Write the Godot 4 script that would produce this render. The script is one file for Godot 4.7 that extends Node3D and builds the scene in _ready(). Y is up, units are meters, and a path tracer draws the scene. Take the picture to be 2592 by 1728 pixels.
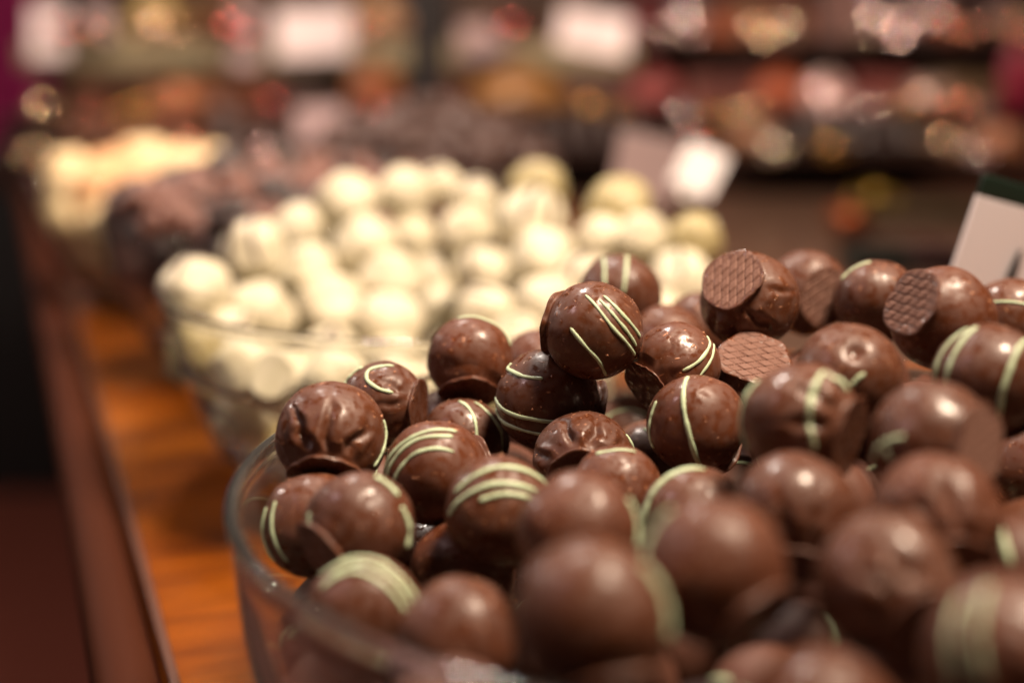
extends Node3D

# ---------------------------------------------------------------- data
# at: centre, r: radius, base: direction of the flat foot, strokes: directions that a drizzle line runs through
const MILK := [
	{"at": Vector3(-0.0561, 1.0091, -0.4227), "r": 0.0172, "base": Vector3(-0.0281, -0.6397, 0.7681), "label": "deeply pleated milk chocolate truffle with flared foot, leaning on the left glass rim", "pleats": 1.20, "fold": Vector3(-0.2509, 0.5599, 0.7897), "foot": 0.35, "crumbs": 3, "dents": [[Vector3(0.4655, 0.2109, 0.8595), 0.10, -0.020]], "strokes": [[Vector3(0.9468, 0.3218, 0.0006), Vector3(0.9969, 0.0482, 0.0616), Vector3(0.9352, -0.2219, 0.2761), Vector3(0.7875, -0.4364, 0.4353)]], "fine": true},
	{"at": Vector3(-0.044, 1.007, -0.468), "r": 0.0146, "base": Vector3(0.9637, -0.0371, 0.2645), "label": "truffle with a green curl on top, just behind the pleated truffle at the left rim", "pleats": 0.40, "fold": Vector3(0.0874, 0.4593, 0.8839), "foot": 0.20, "line": 1.25, "crumbs": 4, "strokes": [[Vector3(-0.8965, 0.2529, 0.3637), Vector3(-0.8875, 0.4541, 0.0788), Vector3(-0.7034, 0.7084, 0.0577), Vector3(-0.4299, 0.902, 0.0406)], [Vector3(0.3129, 0.4869, 0.8155), Vector3(-0.0166, 0.5789, 0.8152), Vector3(-0.2928, 0.7382, 0.6078), Vector3(-0.2838, 0.9, 0.3307), Vector3(0.0094, 0.9749, 0.2223), Vector3(0.2857, 0.9422, 0.175)]], "fine": true},
	{"at": Vector3(-0.015, 1.0171, -0.4903), "r": 0.0155, "base": Vector3(0.0154, -0.7169, 0.697), "label": "dark smooth truffle with dents, standing out before the white truffle bowl", "dents": [[Vector3(-0.4747, 0.0091, 0.8801), 0.28, 0.070], [Vector3(0.1762, -0.2292, 0.9573), 0.22, 0.090], [Vector3(-0.0204, 0.1391, 0.9901), 0.30, 0.030], [Vector3(0.6379, -0.3463, 0.6879), 0.10, -0.030]], "strokes": [[Vector3(-0.2939, 0.9558, -0.0059), Vector3(0.2054, 0.9777, -0.0435), Vector3(0.7049, 0.7093, -0.0053), Vector3(0.9358, 0.3356, 0.1081)]], "fine": true},
	{"at": Vector3(0.0118, 1.0113, -0.458), "r": 0.0173, "base": Vector3(0.8426, -0.457, -0.2849), "label": "plump truffle with two green bands round its lower half and a hook above", "foot": 0.80, "crumbs": 6, "dents": [[Vector3(0.4278, 0.2867, 0.8572), 0.35, 0.045]], "strokes": [[Vector3(-0.1023, 0.6184, 0.7792), Vector3(-0.498, 0.6305, 0.5953), Vector3(-0.7745, 0.6317, 0.0318), Vector3(-0.6926, 0.7181, -0.0689)], [Vector3(-0.9844, 0.0937, 0.1488), Vector3(-0.814, -0.0371, 0.5796), Vector3(-0.3321, -0.116, 0.9361), Vector3(0.3388, -0.1826, 0.923), Vector3(0.8929, -0.2638, 0.3648)], [Vector3(-0.9746, -0.0994, 0.2007), Vector3(-0.8878, -0.2701, 0.3727), Vector3(-0.5168, -0.368, 0.773), Vector3(-0.0794, -0.4267, 0.9009), Vector3(0.3825, -0.417, 0.8245)]], "fine": true},
	{"at": Vector3(-0.017, 0.9934, -0.4682), "r": 0.0150, "base": Vector3(0.9175, -0.2952, -0.2668), "label": "half hidden truffle with two upright green lines, between the pleated and the banded one", "crumbs": 3, "strokes": [[Vector3(-0.089, 0.9914, 0.0959), Vector3(0.2238, 0.8347, 0.5032), Vector3(0.3417, 0.4611, 0.819), Vector3(0.2826, -0.0191, 0.959)], [Vector3(0.2617, 0.9577, 0.1195), Vector3(0.637, 0.6981, 0.3271), Vector3(0.9144, 0.1676, 0.3685), Vector3(0.8421, -0.3402, 0.4185)]], "fine": true},
	{"at": Vector3(-0.023, 1.0003, -0.4142), "r": 0.0160, "base": Vector3(0.6916, -0.1216, -0.7119), "label": "truffle with three close green arcs on its left side, below the pleated truffle", "crumbs": 4, "strokes": [[Vector3(-0.9578, -0.071, 0.2784), Vector3(-0.7976, 0.4978, 0.3405), Vector3(-0.3304, 0.8621, 0.3842), Vector3(0.1674, 0.9354, 0.3114), Vector3(0.4043, 0.8772, 0.2589)], [Vector3(-0.7758, -0.2936, 0.5585), Vector3(-0.714, 0.1679, 0.6798), Vector3(-0.4374, 0.5486, 0.7125), Vector3(0.0255, 0.6911, 0.7223), Vector3(0.3634, 0.6287, 0.6875)], [Vector3(-0.8834, -0.2404, 0.4024), Vector3(-0.8024, 0.3628, 0.4739), Vector3(-0.4159, 0.7618, 0.4966), Vector3(0.1359, 0.8586, 0.4942), Vector3(0.3327, 0.8388, 0.431)]], "fine": true},
	{"at": Vector3(-0.0037, 0.9987, -0.3846), "r": 0.0157, "base": Vector3(0.207, -0.9138, -0.3494), "label": "truffle with three wide green bands across its top, in the middle of the bowl", "line": 1.30, "crumbs": 2, "strokes": [[Vector3(-0.7956, 0.4597, 0.3946), Vector3(-0.4945, 0.7449, 0.4479), Vector3(0.0053, 0.9239, 0.3826), Vector3(0.6533, 0.7308, 0.1979), Vector3(0.9212, 0.3871, 0.0393)], [Vector3(-0.896, 0.0513, 0.4411), Vector3(-0.5933, 0.4936, 0.6359), Vector3(0.0375, 0.7407, 0.6708), Vector3(0.7254, 0.4925, 0.4809)], [Vector3(-0.3418, 0.4723, 0.8125), Vector3(0.1084, 0.5947, 0.7966), Vector3(0.6068, 0.449, 0.6559)]], "fine": true},
	{"at": Vector3(0.0229, 0.998, -0.4312), "r": 0.0163, "base": Vector3(-0.1078, -0.1254, 0.9862), "label": "wrinkled truffle whose folds gather at a small hollow foot, below the banded one", "pleats": 1.10, "fold": Vector3(-0.1296, 0.981, 0.1445), "foot": 0.10, "crumbs": 3, "strokes": [[Vector3(0.7892, 0.6061, 0.0989), Vector3(0.9385, 0.2881, 0.1902), Vector3(0.9451, -0.0041, 0.3267)]], "fine": true},
	{"at": Vector3(0.0311, 0.9982, -0.404), "r": 0.0135, "base": Vector3(0.3175, -0.7829, 0.535), "label": "small smooth truffle with a pale cap line, in front of the wrinkled truffle", "crumbs": 1, "strokes": [[Vector3(-0.4597, 0.8652, 0.2002), Vector3(-0.0802, 0.9772, 0.1965), Vector3(0.4045, 0.8994, 0.1658)]], "fine": true},
	{"at": Vector3(0.0264, 1.0371, -0.4475), "r": 0.0159, "base": Vector3(-0.8792, 0.1012, -0.4655), "label": "truffle with three slanting green lines and a short one apart, top of the left heap", "foot": 0.25, "line": 0.90, "crumbs": 5, "strokes": [[Vector3(-0.2093, 0.8393, 0.5017), Vector3(0.2655, 0.3351, 0.904), Vector3(0.6293, -0.1045, 0.7701), Vector3(0.7782, -0.3799, 0.5001)], [Vector3(0.0549, 0.7756, 0.6288), Vector3(0.4504, 0.3663, 0.8142), Vector3(0.7908, -0.1762, 0.5862)], [Vector3(0.1397, 0.8358, 0.531), Vector3(0.5356, 0.4738, 0.699), Vector3(0.8747, -0.0248, 0.4841)], [Vector3(-0.5101, 0.2548, 0.8215), Vector3(-0.173, -0.1412, 0.9747), Vector3(0.0755, -0.435, 0.8973), Vector3(0.2295, -0.7975, 0.5579)]], "fine": true},
	{"at": Vector3(0.0419, 1.0302, -0.5422), "r": 0.0162, "base": Vector3(0.2706, -0.8829, -0.3839), "label": "truffle with two upright green lines, behind the one with slanting lines", "crumbs": 1, "strokes": [[Vector3(-0.4026, 0.9118, 0.0806), Vector3(-0.4112, 0.7605, 0.5025), Vector3(-0.409, 0.3675, 0.8352)], [Vector3(0.1448, 0.9821, 0.1201), Vector3(0.0886, 0.7426, 0.6638), Vector3(0.0043, 0.2422, 0.9702)]], "fine": true},
	{"at": Vector3(0.0538, 1.024, -0.4527), "r": 0.0147, "base": Vector3(-0.7655, -0.4518, 0.4581), "label": "truffle with a wide flared collar at its lower left and two green lines at right", "pleats": 0.30, "fold": Vector3(-0.1118, 0.4353, 0.8933), "foot": 0.95, "line": 0.95, "crumbs": 4, "strokes": [[Vector3(0.6455, 0.7433, 0.1757), Vector3(0.6846, 0.6125, 0.3953), Vector3(0.3775, 0.3379, 0.8622), Vector3(0.026, 0.1436, 0.9893)], [Vector3(0.7972, 0.566, 0.21), Vector3(0.7358, 0.4367, 0.5176), Vector3(0.3997, 0.0216, 0.9164), Vector3(0.2337, -0.2616, 0.9364)]], "fine": true},
	{"at": Vector3(0.0821, 1.0403, -0.4818), "r": 0.0170, "base": Vector3(-0.5256, 0.6075, 0.5955), "label": "truffle showing its round waffle stamped base to the upper left, top of the heap", "pleats": 0.80, "fold": Vector3(0.0898, -0.4715, 0.8773), "foot": 0.30, "grain": Vector3(0.0627, 0.9978, 0.0223), "stamp": 1, "crumbs": 3, "fine": true},
	{"at": Vector3(0.1119, 1.0338, -0.5289), "r": 0.0162, "base": Vector3(0.3154, 0.086, 0.9451), "label": "truffle with a dark shaded waffle base, behind the upright stamped one", "foot": 0.60, "grain": Vector3(0.582, 0.8099, 0.073), "stamp": 2, "crumbs": 1, "fine": true},
	{"at": Vector3(0.0802, 1.0131, -0.4636), "r": 0.0173, "base": Vector3(-0.0144, 0.8592, 0.5115), "label": "truffle lying on its head, pale waffle base facing up below the stamped pair", "pleats": 0.30, "fold": Vector3(-0.1601, 0.4483, 0.8794), "foot": 0.40, "grain": Vector3(0.9578, -0.0374, 0.2849), "stamp": 1, "crumbs": 3, "fine": true},
	{"at": Vector3(0.0975, 1.0339, -0.3995), "r": 0.0158, "base": Vector3(-0.1647, -0.9669, -0.1949), "label": "smooth truffle with a round dimple on top, in front of the right waffle bases", "crumbs": 1, "dents": [[Vector3(-0.0841, 0.6573, 0.7489), 0.17, 0.110], [Vector3(-0.0841, 0.6573, 0.7489), 0.50, -0.020]], "strokes": [[Vector3(-0.1701, 0.1279, 0.9771), Vector3(-0.0611, 0.2485, 0.9667), Vector3(0.053, 0.3247, 0.9443)]], "fine": true},
	{"at": Vector3(0.1322, 1.035, -0.5066), "r": 0.0152, "base": Vector3(0.2931, -0.9558, 0.0208), "label": "truffle with one green arc on its left shoulder, between two waffle bases", "crumbs": 4, "dents": [[Vector3(-0.1129, -0.3199, 0.9407), 0.40, 0.060]], "strokes": [[Vector3(-0.8523, 0.5184, 0.0694), Vector3(-0.6179, 0.7838, 0.0617), Vector3(-0.1766, 0.982, 0.0676)]], "fine": true},
	{"at": Vector3(0.1294, 1.0476, -0.4166), "r": 0.0156, "base": Vector3(-0.8245, 0.441, 0.3545), "label": "big truffle with a brown waffle base to the left, by the price card", "foot": 0.35, "grain": Vector3(0.8109, 0.2272, 0.5392), "stamp": 1, "crumbs": 1, "fine": true},
	{"at": Vector3(0.1802, 1.029, -0.5021), "r": 0.0154, "base": Vector3(0.4478, -0.8908, 0.077), "label": "truffle with one thin green line under the metal clip of the price card", "line": 0.70, "crumbs": 2, "strokes": [[Vector3(-0.8043, 0.4489, 0.3893), Vector3(-0.3949, 0.582, 0.7109), Vector3(0.0941, 0.531, 0.8421), Vector3(0.5667, 0.3673, 0.7375)]], "fine": true},
	{"at": Vector3(0.1337, 1.0372, -0.3849), "r": 0.0156, "base": Vector3(0.4297, -0.8995, -0.0795), "label": "big truffle with three steep green bands at the right edge of the picture", "line": 1.10, "strokes": [[Vector3(-0.9979, -0.0285, 0.0576), Vector3(-0.8552, 0.5179, -0.0213), Vector3(-0.4072, 0.9085, -0.094)], [Vector3(-0.9116, -0.0423, 0.4089), Vector3(-0.7823, 0.5258, 0.3339), Vector3(-0.2895, 0.957, 0.0185)], [Vector3(-0.0693, -0.5624, 0.824), Vector3(-0.1178, 0.0489, 0.9918), Vector3(0.1505, 0.6536, 0.7417), Vector3(0.4509, 0.8132, 0.3678)]], "fine": true},
	{"at": Vector3(0.0576, 1.0123, -0.4266), "r": 0.0155, "base": Vector3(0.4113, -0.8159, -0.4064), "label": "truffle with an upright green band on its left half, centre of the heap", "line": 1.20, "strokes": [[Vector3(-0.1862, 0.982, -0.0305), Vector3(-0.3602, 0.5969, 0.7169), Vector3(-0.2541, 0.0232, 0.9669), Vector3(0.033, -0.7128, 0.7006)], [Vector3(-0.841, 0.5193, 0.1516), Vector3(-0.9694, 0.0264, 0.244), Vector3(-0.8526, -0.4263, 0.3021)]], "fine": true},
	{"at": Vector3(0.0776, 1.0302, -0.367), "r": 0.0159, "base": Vector3(0.8163, -0.1199, 0.565), "label": "large truffle ringed by two wide green bands with a rough right end", "pleats": 0.70, "fold": Vector3(-0.1924, 0.4659, 0.8637), "foot": 0.50, "line": 1.20, "strokes": [[Vector3(-0.7064, 0.6799, -0.1968), Vector3(-0.9646, 0.2616, -0.0333), Vector3(-0.9819, -0.1815, 0.0535), Vector3(-0.8714, -0.4731, 0.1297)], [Vector3(0.6543, 0.6325, 0.4144), Vector3(0.5116, 0.7956, 0.3245), Vector3(0.2774, 0.9145, 0.2945), Vector3(0.0339, 0.72, 0.6931), Vector3(-0.069, 0.325, 0.9432), Vector3(0.0435, -0.2412, 0.9695)]], "fine": true},
	{"at": Vector3(0.1078, 1.0297, -0.35), "r": 0.0157, "base": Vector3(0.6779, 0.1494, 0.7199), "label": "large plain truffle showing a rough flat base to the right", "foot": 0.50, "stamp": 3, "line": 1.20, "strokes": [[Vector3(-0.6566, 0.3041, 0.6903), Vector3(-0.9065, 0.0898, 0.4125), Vector3(-0.9582, -0.2556, 0.1281)], [Vector3(-0.873, 0.0585, 0.4843), Vector3(-0.807, -0.1015, 0.5818)]], "fine": true},
	{"at": Vector3(0.1626, 0.9987, -0.419), "r": 0.0155, "base": Vector3(0.3722, -0.9088, 0.1886), "label": "plain truffle cut by the right picture edge beside the rough base"},
	{"at": Vector3(-0.0586, 0.9891, -0.3988), "r": 0.0155, "base": Vector3(0.512, -0.8514, -0.1141), "label": "truffle with two curved green lines at its left, against the near left glass wall", "crumbs": 1, "strokes": [[Vector3(-0.8621, 0.4458, 0.2412), Vector3(-0.9134, 0.026, 0.4062), Vector3(-0.6724, -0.5231, 0.5237)], [Vector3(-0.6489, 0.6265, 0.4319), Vector3(-0.6988, 0.2356, 0.6754), Vector3(-0.385, -0.4054, 0.8291)]], "fine": true},
	{"at": Vector3(-0.0425, 0.9973, -0.3751), "r": 0.0156, "base": Vector3(-0.6811, -0.3945, 0.6168), "label": "shiny truffle with a green dab on its top right, near the left glass wall", "foot": 0.30, "line": 1.50, "strokes": [[Vector3(0.2838, 0.9547, 0.0896), Vector3(0.5381, 0.8301, 0.1462), Vector3(0.7236, 0.6506, 0.2303)], [Vector3(0.7744, 0.5189, 0.362), Vector3(0.909, 0.1565, 0.3862), Vector3(0.8482, -0.2389, 0.4728)], [Vector3(-0.8606, 0.3799, 0.3392), Vector3(-0.7775, 0.1115, 0.6189)]], "fine": true},
	{"at": Vector3(-0.0148, 0.9744, -0.3987), "r": 0.0160, "base": Vector3(0.3577, -0.8201, 0.4467), "label": "plain truffle low in the dip between the left wall and the front heap", "dents": [[Vector3(0.3274, 0.6948, 0.6403), 0.40, 0.030]], "fine": true},
	{"at": Vector3(-0.0262, 0.963, -0.4312), "r": 0.0159, "base": Vector3(0.3293, -0.9329, -0.1457), "label": "truffle mostly hidden in the dip under the three wide green bands"},
	{"at": Vector3(-0.0387, 0.9829, -0.3486), "r": 0.0158, "base": Vector3(0.2097, -0.9772, 0.033), "label": "truffle striped by broad green swirls, lowest against the near left rim", "line": 1.05, "strokes": [[Vector3(-0.7347, 0.6775, 0.0354), Vector3(-0.2689, 0.9576, 0.1034), Vector3(0.3565, 0.8688, 0.3437), Vector3(0.8102, 0.3372, 0.4795)], [Vector3(-0.6666, 0.6109, 0.4272), Vector3(-0.1898, 0.8948, 0.4041), Vector3(0.3556, 0.7465, 0.5624), Vector3(0.7876, 0.1186, 0.6047)], [Vector3(-0.4399, 0.8943, -0.082), Vector3(0.0979, 0.9936, -0.0559), Vector3(0.5917, 0.7798, 0.2045), Vector3(0.9362, 0.2413, 0.2556)], [Vector3(-0.5025, 0.8053, 0.3148), Vector3(0.0978, 0.9636, 0.2487), Vector3(0.5592, 0.7305, 0.3921), Vector3(0.883, 0.11, 0.4563)]]},
	{"at": Vector3(0.0169, 1.0091, -0.3386), "r": 0.0159, "base": Vector3(-0.3366, -0.937, 0.0932), "label": "blurred smooth truffle with a bright highlight, left of the front middle", "line": 1.20, "strokes": [[Vector3(0.7355, 0.6522, 0.1836), Vector3(0.8808, 0.2943, 0.3708), Vector3(0.8577, -0.0258, 0.5136)]]},
	{"at": Vector3(0.017, 1.013, -0.2782), "r": 0.0170, "base": Vector3(0.2001, -0.7733, 0.6016), "label": "large blurred truffle in the front with a green edge at its right", "line": 1.50, "strokes": [[Vector3(0.5801, 0.791, 0.1944), Vector3(0.8588, 0.4038, 0.3155), Vector3(0.8759, -0.0718, 0.4771)]]},
	{"at": Vector3(-0.0132, 0.9839, -0.3305), "r": 0.0158, "base": Vector3(-0.3265, -0.7287, 0.602), "label": "blurred truffle low at the front rim, left of the large front one"},
	{"at": Vector3(0.0445, 1.0174, -0.2939), "r": 0.0163, "base": Vector3(0.5537, -0.5343, 0.6387), "label": "large blurred truffle in the front middle, over a dark gap", "line": 1.40, "strokes": [[Vector3(-0.9718, 0.1078, 0.2097), Vector3(-0.8696, 0.4926, -0.0336), Vector3(-0.5687, 0.8172, -0.0933)]]},
	{"at": Vector3(0.0512, 0.9978, -0.3772), "r": 0.0159, "base": Vector3(0.1521, -0.9839, -0.0938), "label": "truffle with a wide green arc on its left, behind the front middle one", "line": 1.60, "strokes": [[Vector3(-0.9478, 0.0261, 0.3177), Vector3(-0.7899, 0.5729, 0.2186), Vector3(-0.3387, 0.9381, 0.0731), Vector3(0.1743, 0.9847, -0.0084)]], "fine": true},
	{"at": Vector3(0.072, 1.0129, -0.3426), "r": 0.0158, "base": Vector3(-0.2006, -0.7438, 0.6376), "label": "blurred truffle with a ridged skirt, in front of the two wide bands", "pleats": 0.80, "fold": Vector3(-0.1849, 0.5209, 0.8333), "foot": 0.50},
	{"at": Vector3(0.1013, 1.0194, -0.3217), "r": 0.0156, "base": Vector3(0.0265, -0.573, 0.8192), "label": "blurred crumpled truffle in the right front with a double highlight", "pleats": 1.00, "fold": Vector3(-0.2707, 0.5163, 0.8125), "dents": [[Vector3(-0.1566, 0.6428, 0.7498), 0.30, 0.060], [Vector3(-0.7266, 0.1569, 0.6689), 0.30, 0.050]]},
	{"at": Vector3(0.0814, 1.0161, -0.2897), "r": 0.0156, "base": Vector3(0.3594, -0.3673, 0.8579), "label": "blurred dented truffle in the right front, below the crumpled one", "pleats": 1.00, "fold": Vector3(-0.237, 0.5557, 0.7969), "dents": [[Vector3(-0.3932, 0.7299, 0.5591), 0.35, 0.090], [Vector3(0.1707, 0.5417, 0.8231), 0.30, 0.060]]},
	{"at": Vector3(0.064, 0.9937, -0.2676), "r": 0.0166, "base": Vector3(0.2123, -0.9327, 0.2915), "label": "very blurred truffle cut off by the bottom edge of the picture"},
	{"at": Vector3(0.0973, 1.0141, -0.2593), "r": 0.0159, "base": Vector3(0.3616, -0.5259, 0.7698), "label": "very blurred truffle with faint bands in the lower right corner", "pleats": 0.60, "fold": Vector3(-0.3005, 0.5846, 0.7536), "strokes": [[Vector3(-0.6129, 0.7874, 0.0655), Vector3(-0.829, 0.3611, 0.4271), Vector3(-0.7327, -0.2056, 0.6488)], [Vector3(-0.3174, 0.9436, 0.0946), Vector3(-0.5696, 0.5385, 0.6209), Vector3(-0.5028, -0.0163, 0.8643)]]},
	{"at": Vector3(0.1434, 0.9937, -0.3646), "r": 0.0154, "base": Vector3(-0.467, -0.7388, 0.4859), "label": "truffle at the right picture edge between front and back heap", "strokes": [[Vector3(-0.7534, 0.6357, 0.1683), Vector3(-0.8948, 0.2819, 0.3463)]]},
	{"at": Vector3(0.0443, 0.9782, -0.5265), "r": 0.0160, "base": Vector3(0.2378, -0.8067, 0.5409), "label": "truffle deep in the dark gap with a green ring on top", "line": 0.80, "strokes": [[Vector3(-0.6807, 0.262, 0.6841), Vector3(-0.4398, 0.6803, 0.5863), Vector3(0.0404, 0.8194, 0.5717), Vector3(0.4413, 0.6529, 0.6156)]]},
	{"at": Vector3(0.0105, 1.0056, -0.5211), "r": 0.0156, "base": Vector3(0.3575, -0.9012, -0.2451), "label": "truffle peeping out on the left behind the slanting green lines"},
	{"at": Vector3(0.0581, 1.0153, -0.5225), "r": 0.0148, "base": Vector3(0.3966, -0.8889, -0.2291), "label": "truffle glimpsed between the two upright lines and the stamped base"},
	{"at": Vector3(0.0744, 1.015, -0.5466), "r": 0.0154, "base": Vector3(-0.2837, -0.9049, -0.3173), "label": "truffle partly hidden at the left of the upright stamped base"},
	{"at": Vector3(-0.0231, 0.9899, -0.4959), "r": 0.0150, "base": Vector3(0.3299, -0.9158, -0.2292), "label": "dark truffle wedged below the dented dark one"},
	{"at": Vector3(0.0476, 0.9832, -0.4732), "r": 0.0159, "base": Vector3(-0.2461, -0.9692, 0.0104), "label": "truffle deep in the gap below the flared collar with a green tip", "strokes": [[Vector3(-0.1493, 0.9409, 0.3041), Vector3(0.0794, 0.8157, 0.5729), Vector3(0.1127, 0.5767, 0.8092)]]},
]
const WHITE := [
	{"at": Vector3(-0.0963, 1.0292, -0.8195), "r": 0.0176, "label": "white truffle on the crest of the pile, nearest to the dark clusters"},
	{"at": Vector3(-0.064, 1.0321, -0.8412), "r": 0.0154, "label": "rounded white truffle at the back, right of the crest one"},
	{"at": Vector3(-0.0421, 1.0366, -0.8521), "r": 0.0114, "label": "small greyish truffle at the very back of the white pile"},
	{"at": Vector3(-0.0222, 1.0263, -0.8415), "r": 0.0150, "label": "white truffle in the back row between the grey and the olive one"},
	{"at": Vector3(0.0154, 1.0348, -0.8426), "r": 0.0154, "label": "olive yellow truffle alone at the far back of the white pile"},
	{"at": Vector3(0.0604, 1.0284, -0.8039), "r": 0.0173, "label": "yellowish truffle at the back right, below the bright price card"},
	{"at": Vector3(-0.1225, 1.0146, -0.8121), "r": 0.0146, "label": "pale truffle on the left slope beside the dark clusters"},
	{"at": Vector3(-0.0818, 1.0094, -0.7835), "r": 0.0169, "label": "cream truffle in the second row under the crest"},
	{"at": Vector3(-0.0594, 1.006, -0.8312), "r": 0.0149, "label": "shaded truffle in the middle of the back slope"},
	{"at": Vector3(-0.0259, 1.0117, -0.8175), "r": 0.0151, "label": "bright white truffle in the second row, centre"},
	{"at": Vector3(0.0105, 1.0225, -0.7916), "r": 0.0185, "label": "banded white truffle on the right crest with brown rings"},
	{"at": Vector3(0.0495, 1.0132, -0.7812), "r": 0.0141, "label": "cream truffle in the right slope, left of a pair"},
	{"at": Vector3(0.0712, 1.0168, -0.7669), "r": 0.0138, "label": "cream truffle in the right slope, right of a pair"},
	{"at": Vector3(0.0978, 1.0169, -0.7574), "r": 0.0143, "label": "yellowish truffle farthest right in the white pile"},
	{"at": Vector3(-0.1375, 1.0135, -0.7464), "r": 0.0158, "label": "streaked cream truffle on the left slope, second from the wall"},
	{"at": Vector3(-0.1597, 1.0009, -0.7028), "r": 0.0159, "label": "darkly streaked truffle at the far left of the white bowl rim"},
	{"at": Vector3(-0.1123, 0.9958, -0.7751), "r": 0.0165, "label": "cream truffle in the left middle of the white pile"},
	{"at": Vector3(-0.0661, 0.9936, -0.7613), "r": 0.0165, "label": "bright truffle in the centre of the white pile"},
	{"at": Vector3(-0.0468, 0.9847, -0.8199), "r": 0.0141, "label": "small white truffle right beside the central bright one"},
	{"at": Vector3(-0.0153, 0.9948, -0.7765), "r": 0.0158, "label": "white truffle with a grey smudge in the centre right"},
	{"at": Vector3(0.0181, 1.0045, -0.764), "r": 0.0176, "label": "long white truffle in the right centre of the pile"},
	{"at": Vector3(0.0886, 0.9988, -0.7301), "r": 0.0165, "label": "smudged white truffle behind the upright green lines"},
	{"at": Vector3(-0.1299, 0.9845, -0.718), "r": 0.0160, "label": "white truffle at the front left just over the glass rim"},
	{"at": Vector3(-0.0974, 0.9793, -0.7485), "r": 0.0204, "label": "largest brightest white truffle at the front rim"},
	{"at": Vector3(-0.0649, 0.9755, -0.7354), "r": 0.0171, "label": "white truffle with a pink brown patch at the front rim"},
	{"at": Vector3(-0.041, 0.9687, -0.799), "r": 0.0145, "label": "white truffle tucked low at the front centre"},
	{"at": Vector3(-0.0134, 0.9801, -0.7387), "r": 0.0158, "label": "bright white truffle at the front, left of the brown heap"},
	{"at": Vector3(0.0186, 0.9876, -0.7276), "r": 0.0152, "label": "white truffle peeping over the slanting lined truffle"},
	{"at": Vector3(0.0398, 0.9961, -0.7443), "r": 0.0148, "label": "pale truffle between the right slope and the brown heap"},
	{"at": Vector3(0.0501, 0.985, -0.7214), "r": 0.0144, "label": "pale truffle half hidden behind the two upright lines"},
	{"at": Vector3(-0.1546, 0.9757, -0.6739), "r": 0.0136, "label": "yellowish truffle behind the glass at the left wall"},
	{"at": Vector3(-0.1253, 0.9662, -0.6872), "r": 0.0132, "label": "shadowed truffle behind the glass under the front left one"},
	{"at": Vector3(-0.0934, 0.9635, -0.7032), "r": 0.0161, "label": "brown smeared truffle behind the glass in the middle"},
	{"at": Vector3(-0.1036, 0.9586, -0.6779), "r": 0.0131, "label": "pale truffle low behind the glass wall"},
	{"at": Vector3(-0.0618, 0.9592, -0.7103), "r": 0.0150, "label": "dark streaked truffle behind the glass, right of the middle"},
	{"at": Vector3(-0.0401, 0.9502, -0.7003), "r": 0.0123, "label": "small truffle low behind the glass by the green curl"},
	{"at": Vector3(-0.1431, 0.9807, -0.6948), "r": 0.0127, "label": "cream truffle at the left rim below the streaked one"},
	{"at": Vector3(0.0741, 0.9851, -0.7092), "r": 0.0142, "label": "white truffle at the right rim behind the brown heap"},
	{"at": Vector3(0.0033, 0.972, -0.7106), "r": 0.0143, "label": "white truffle low at the front right of the white pile"},
]
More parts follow.
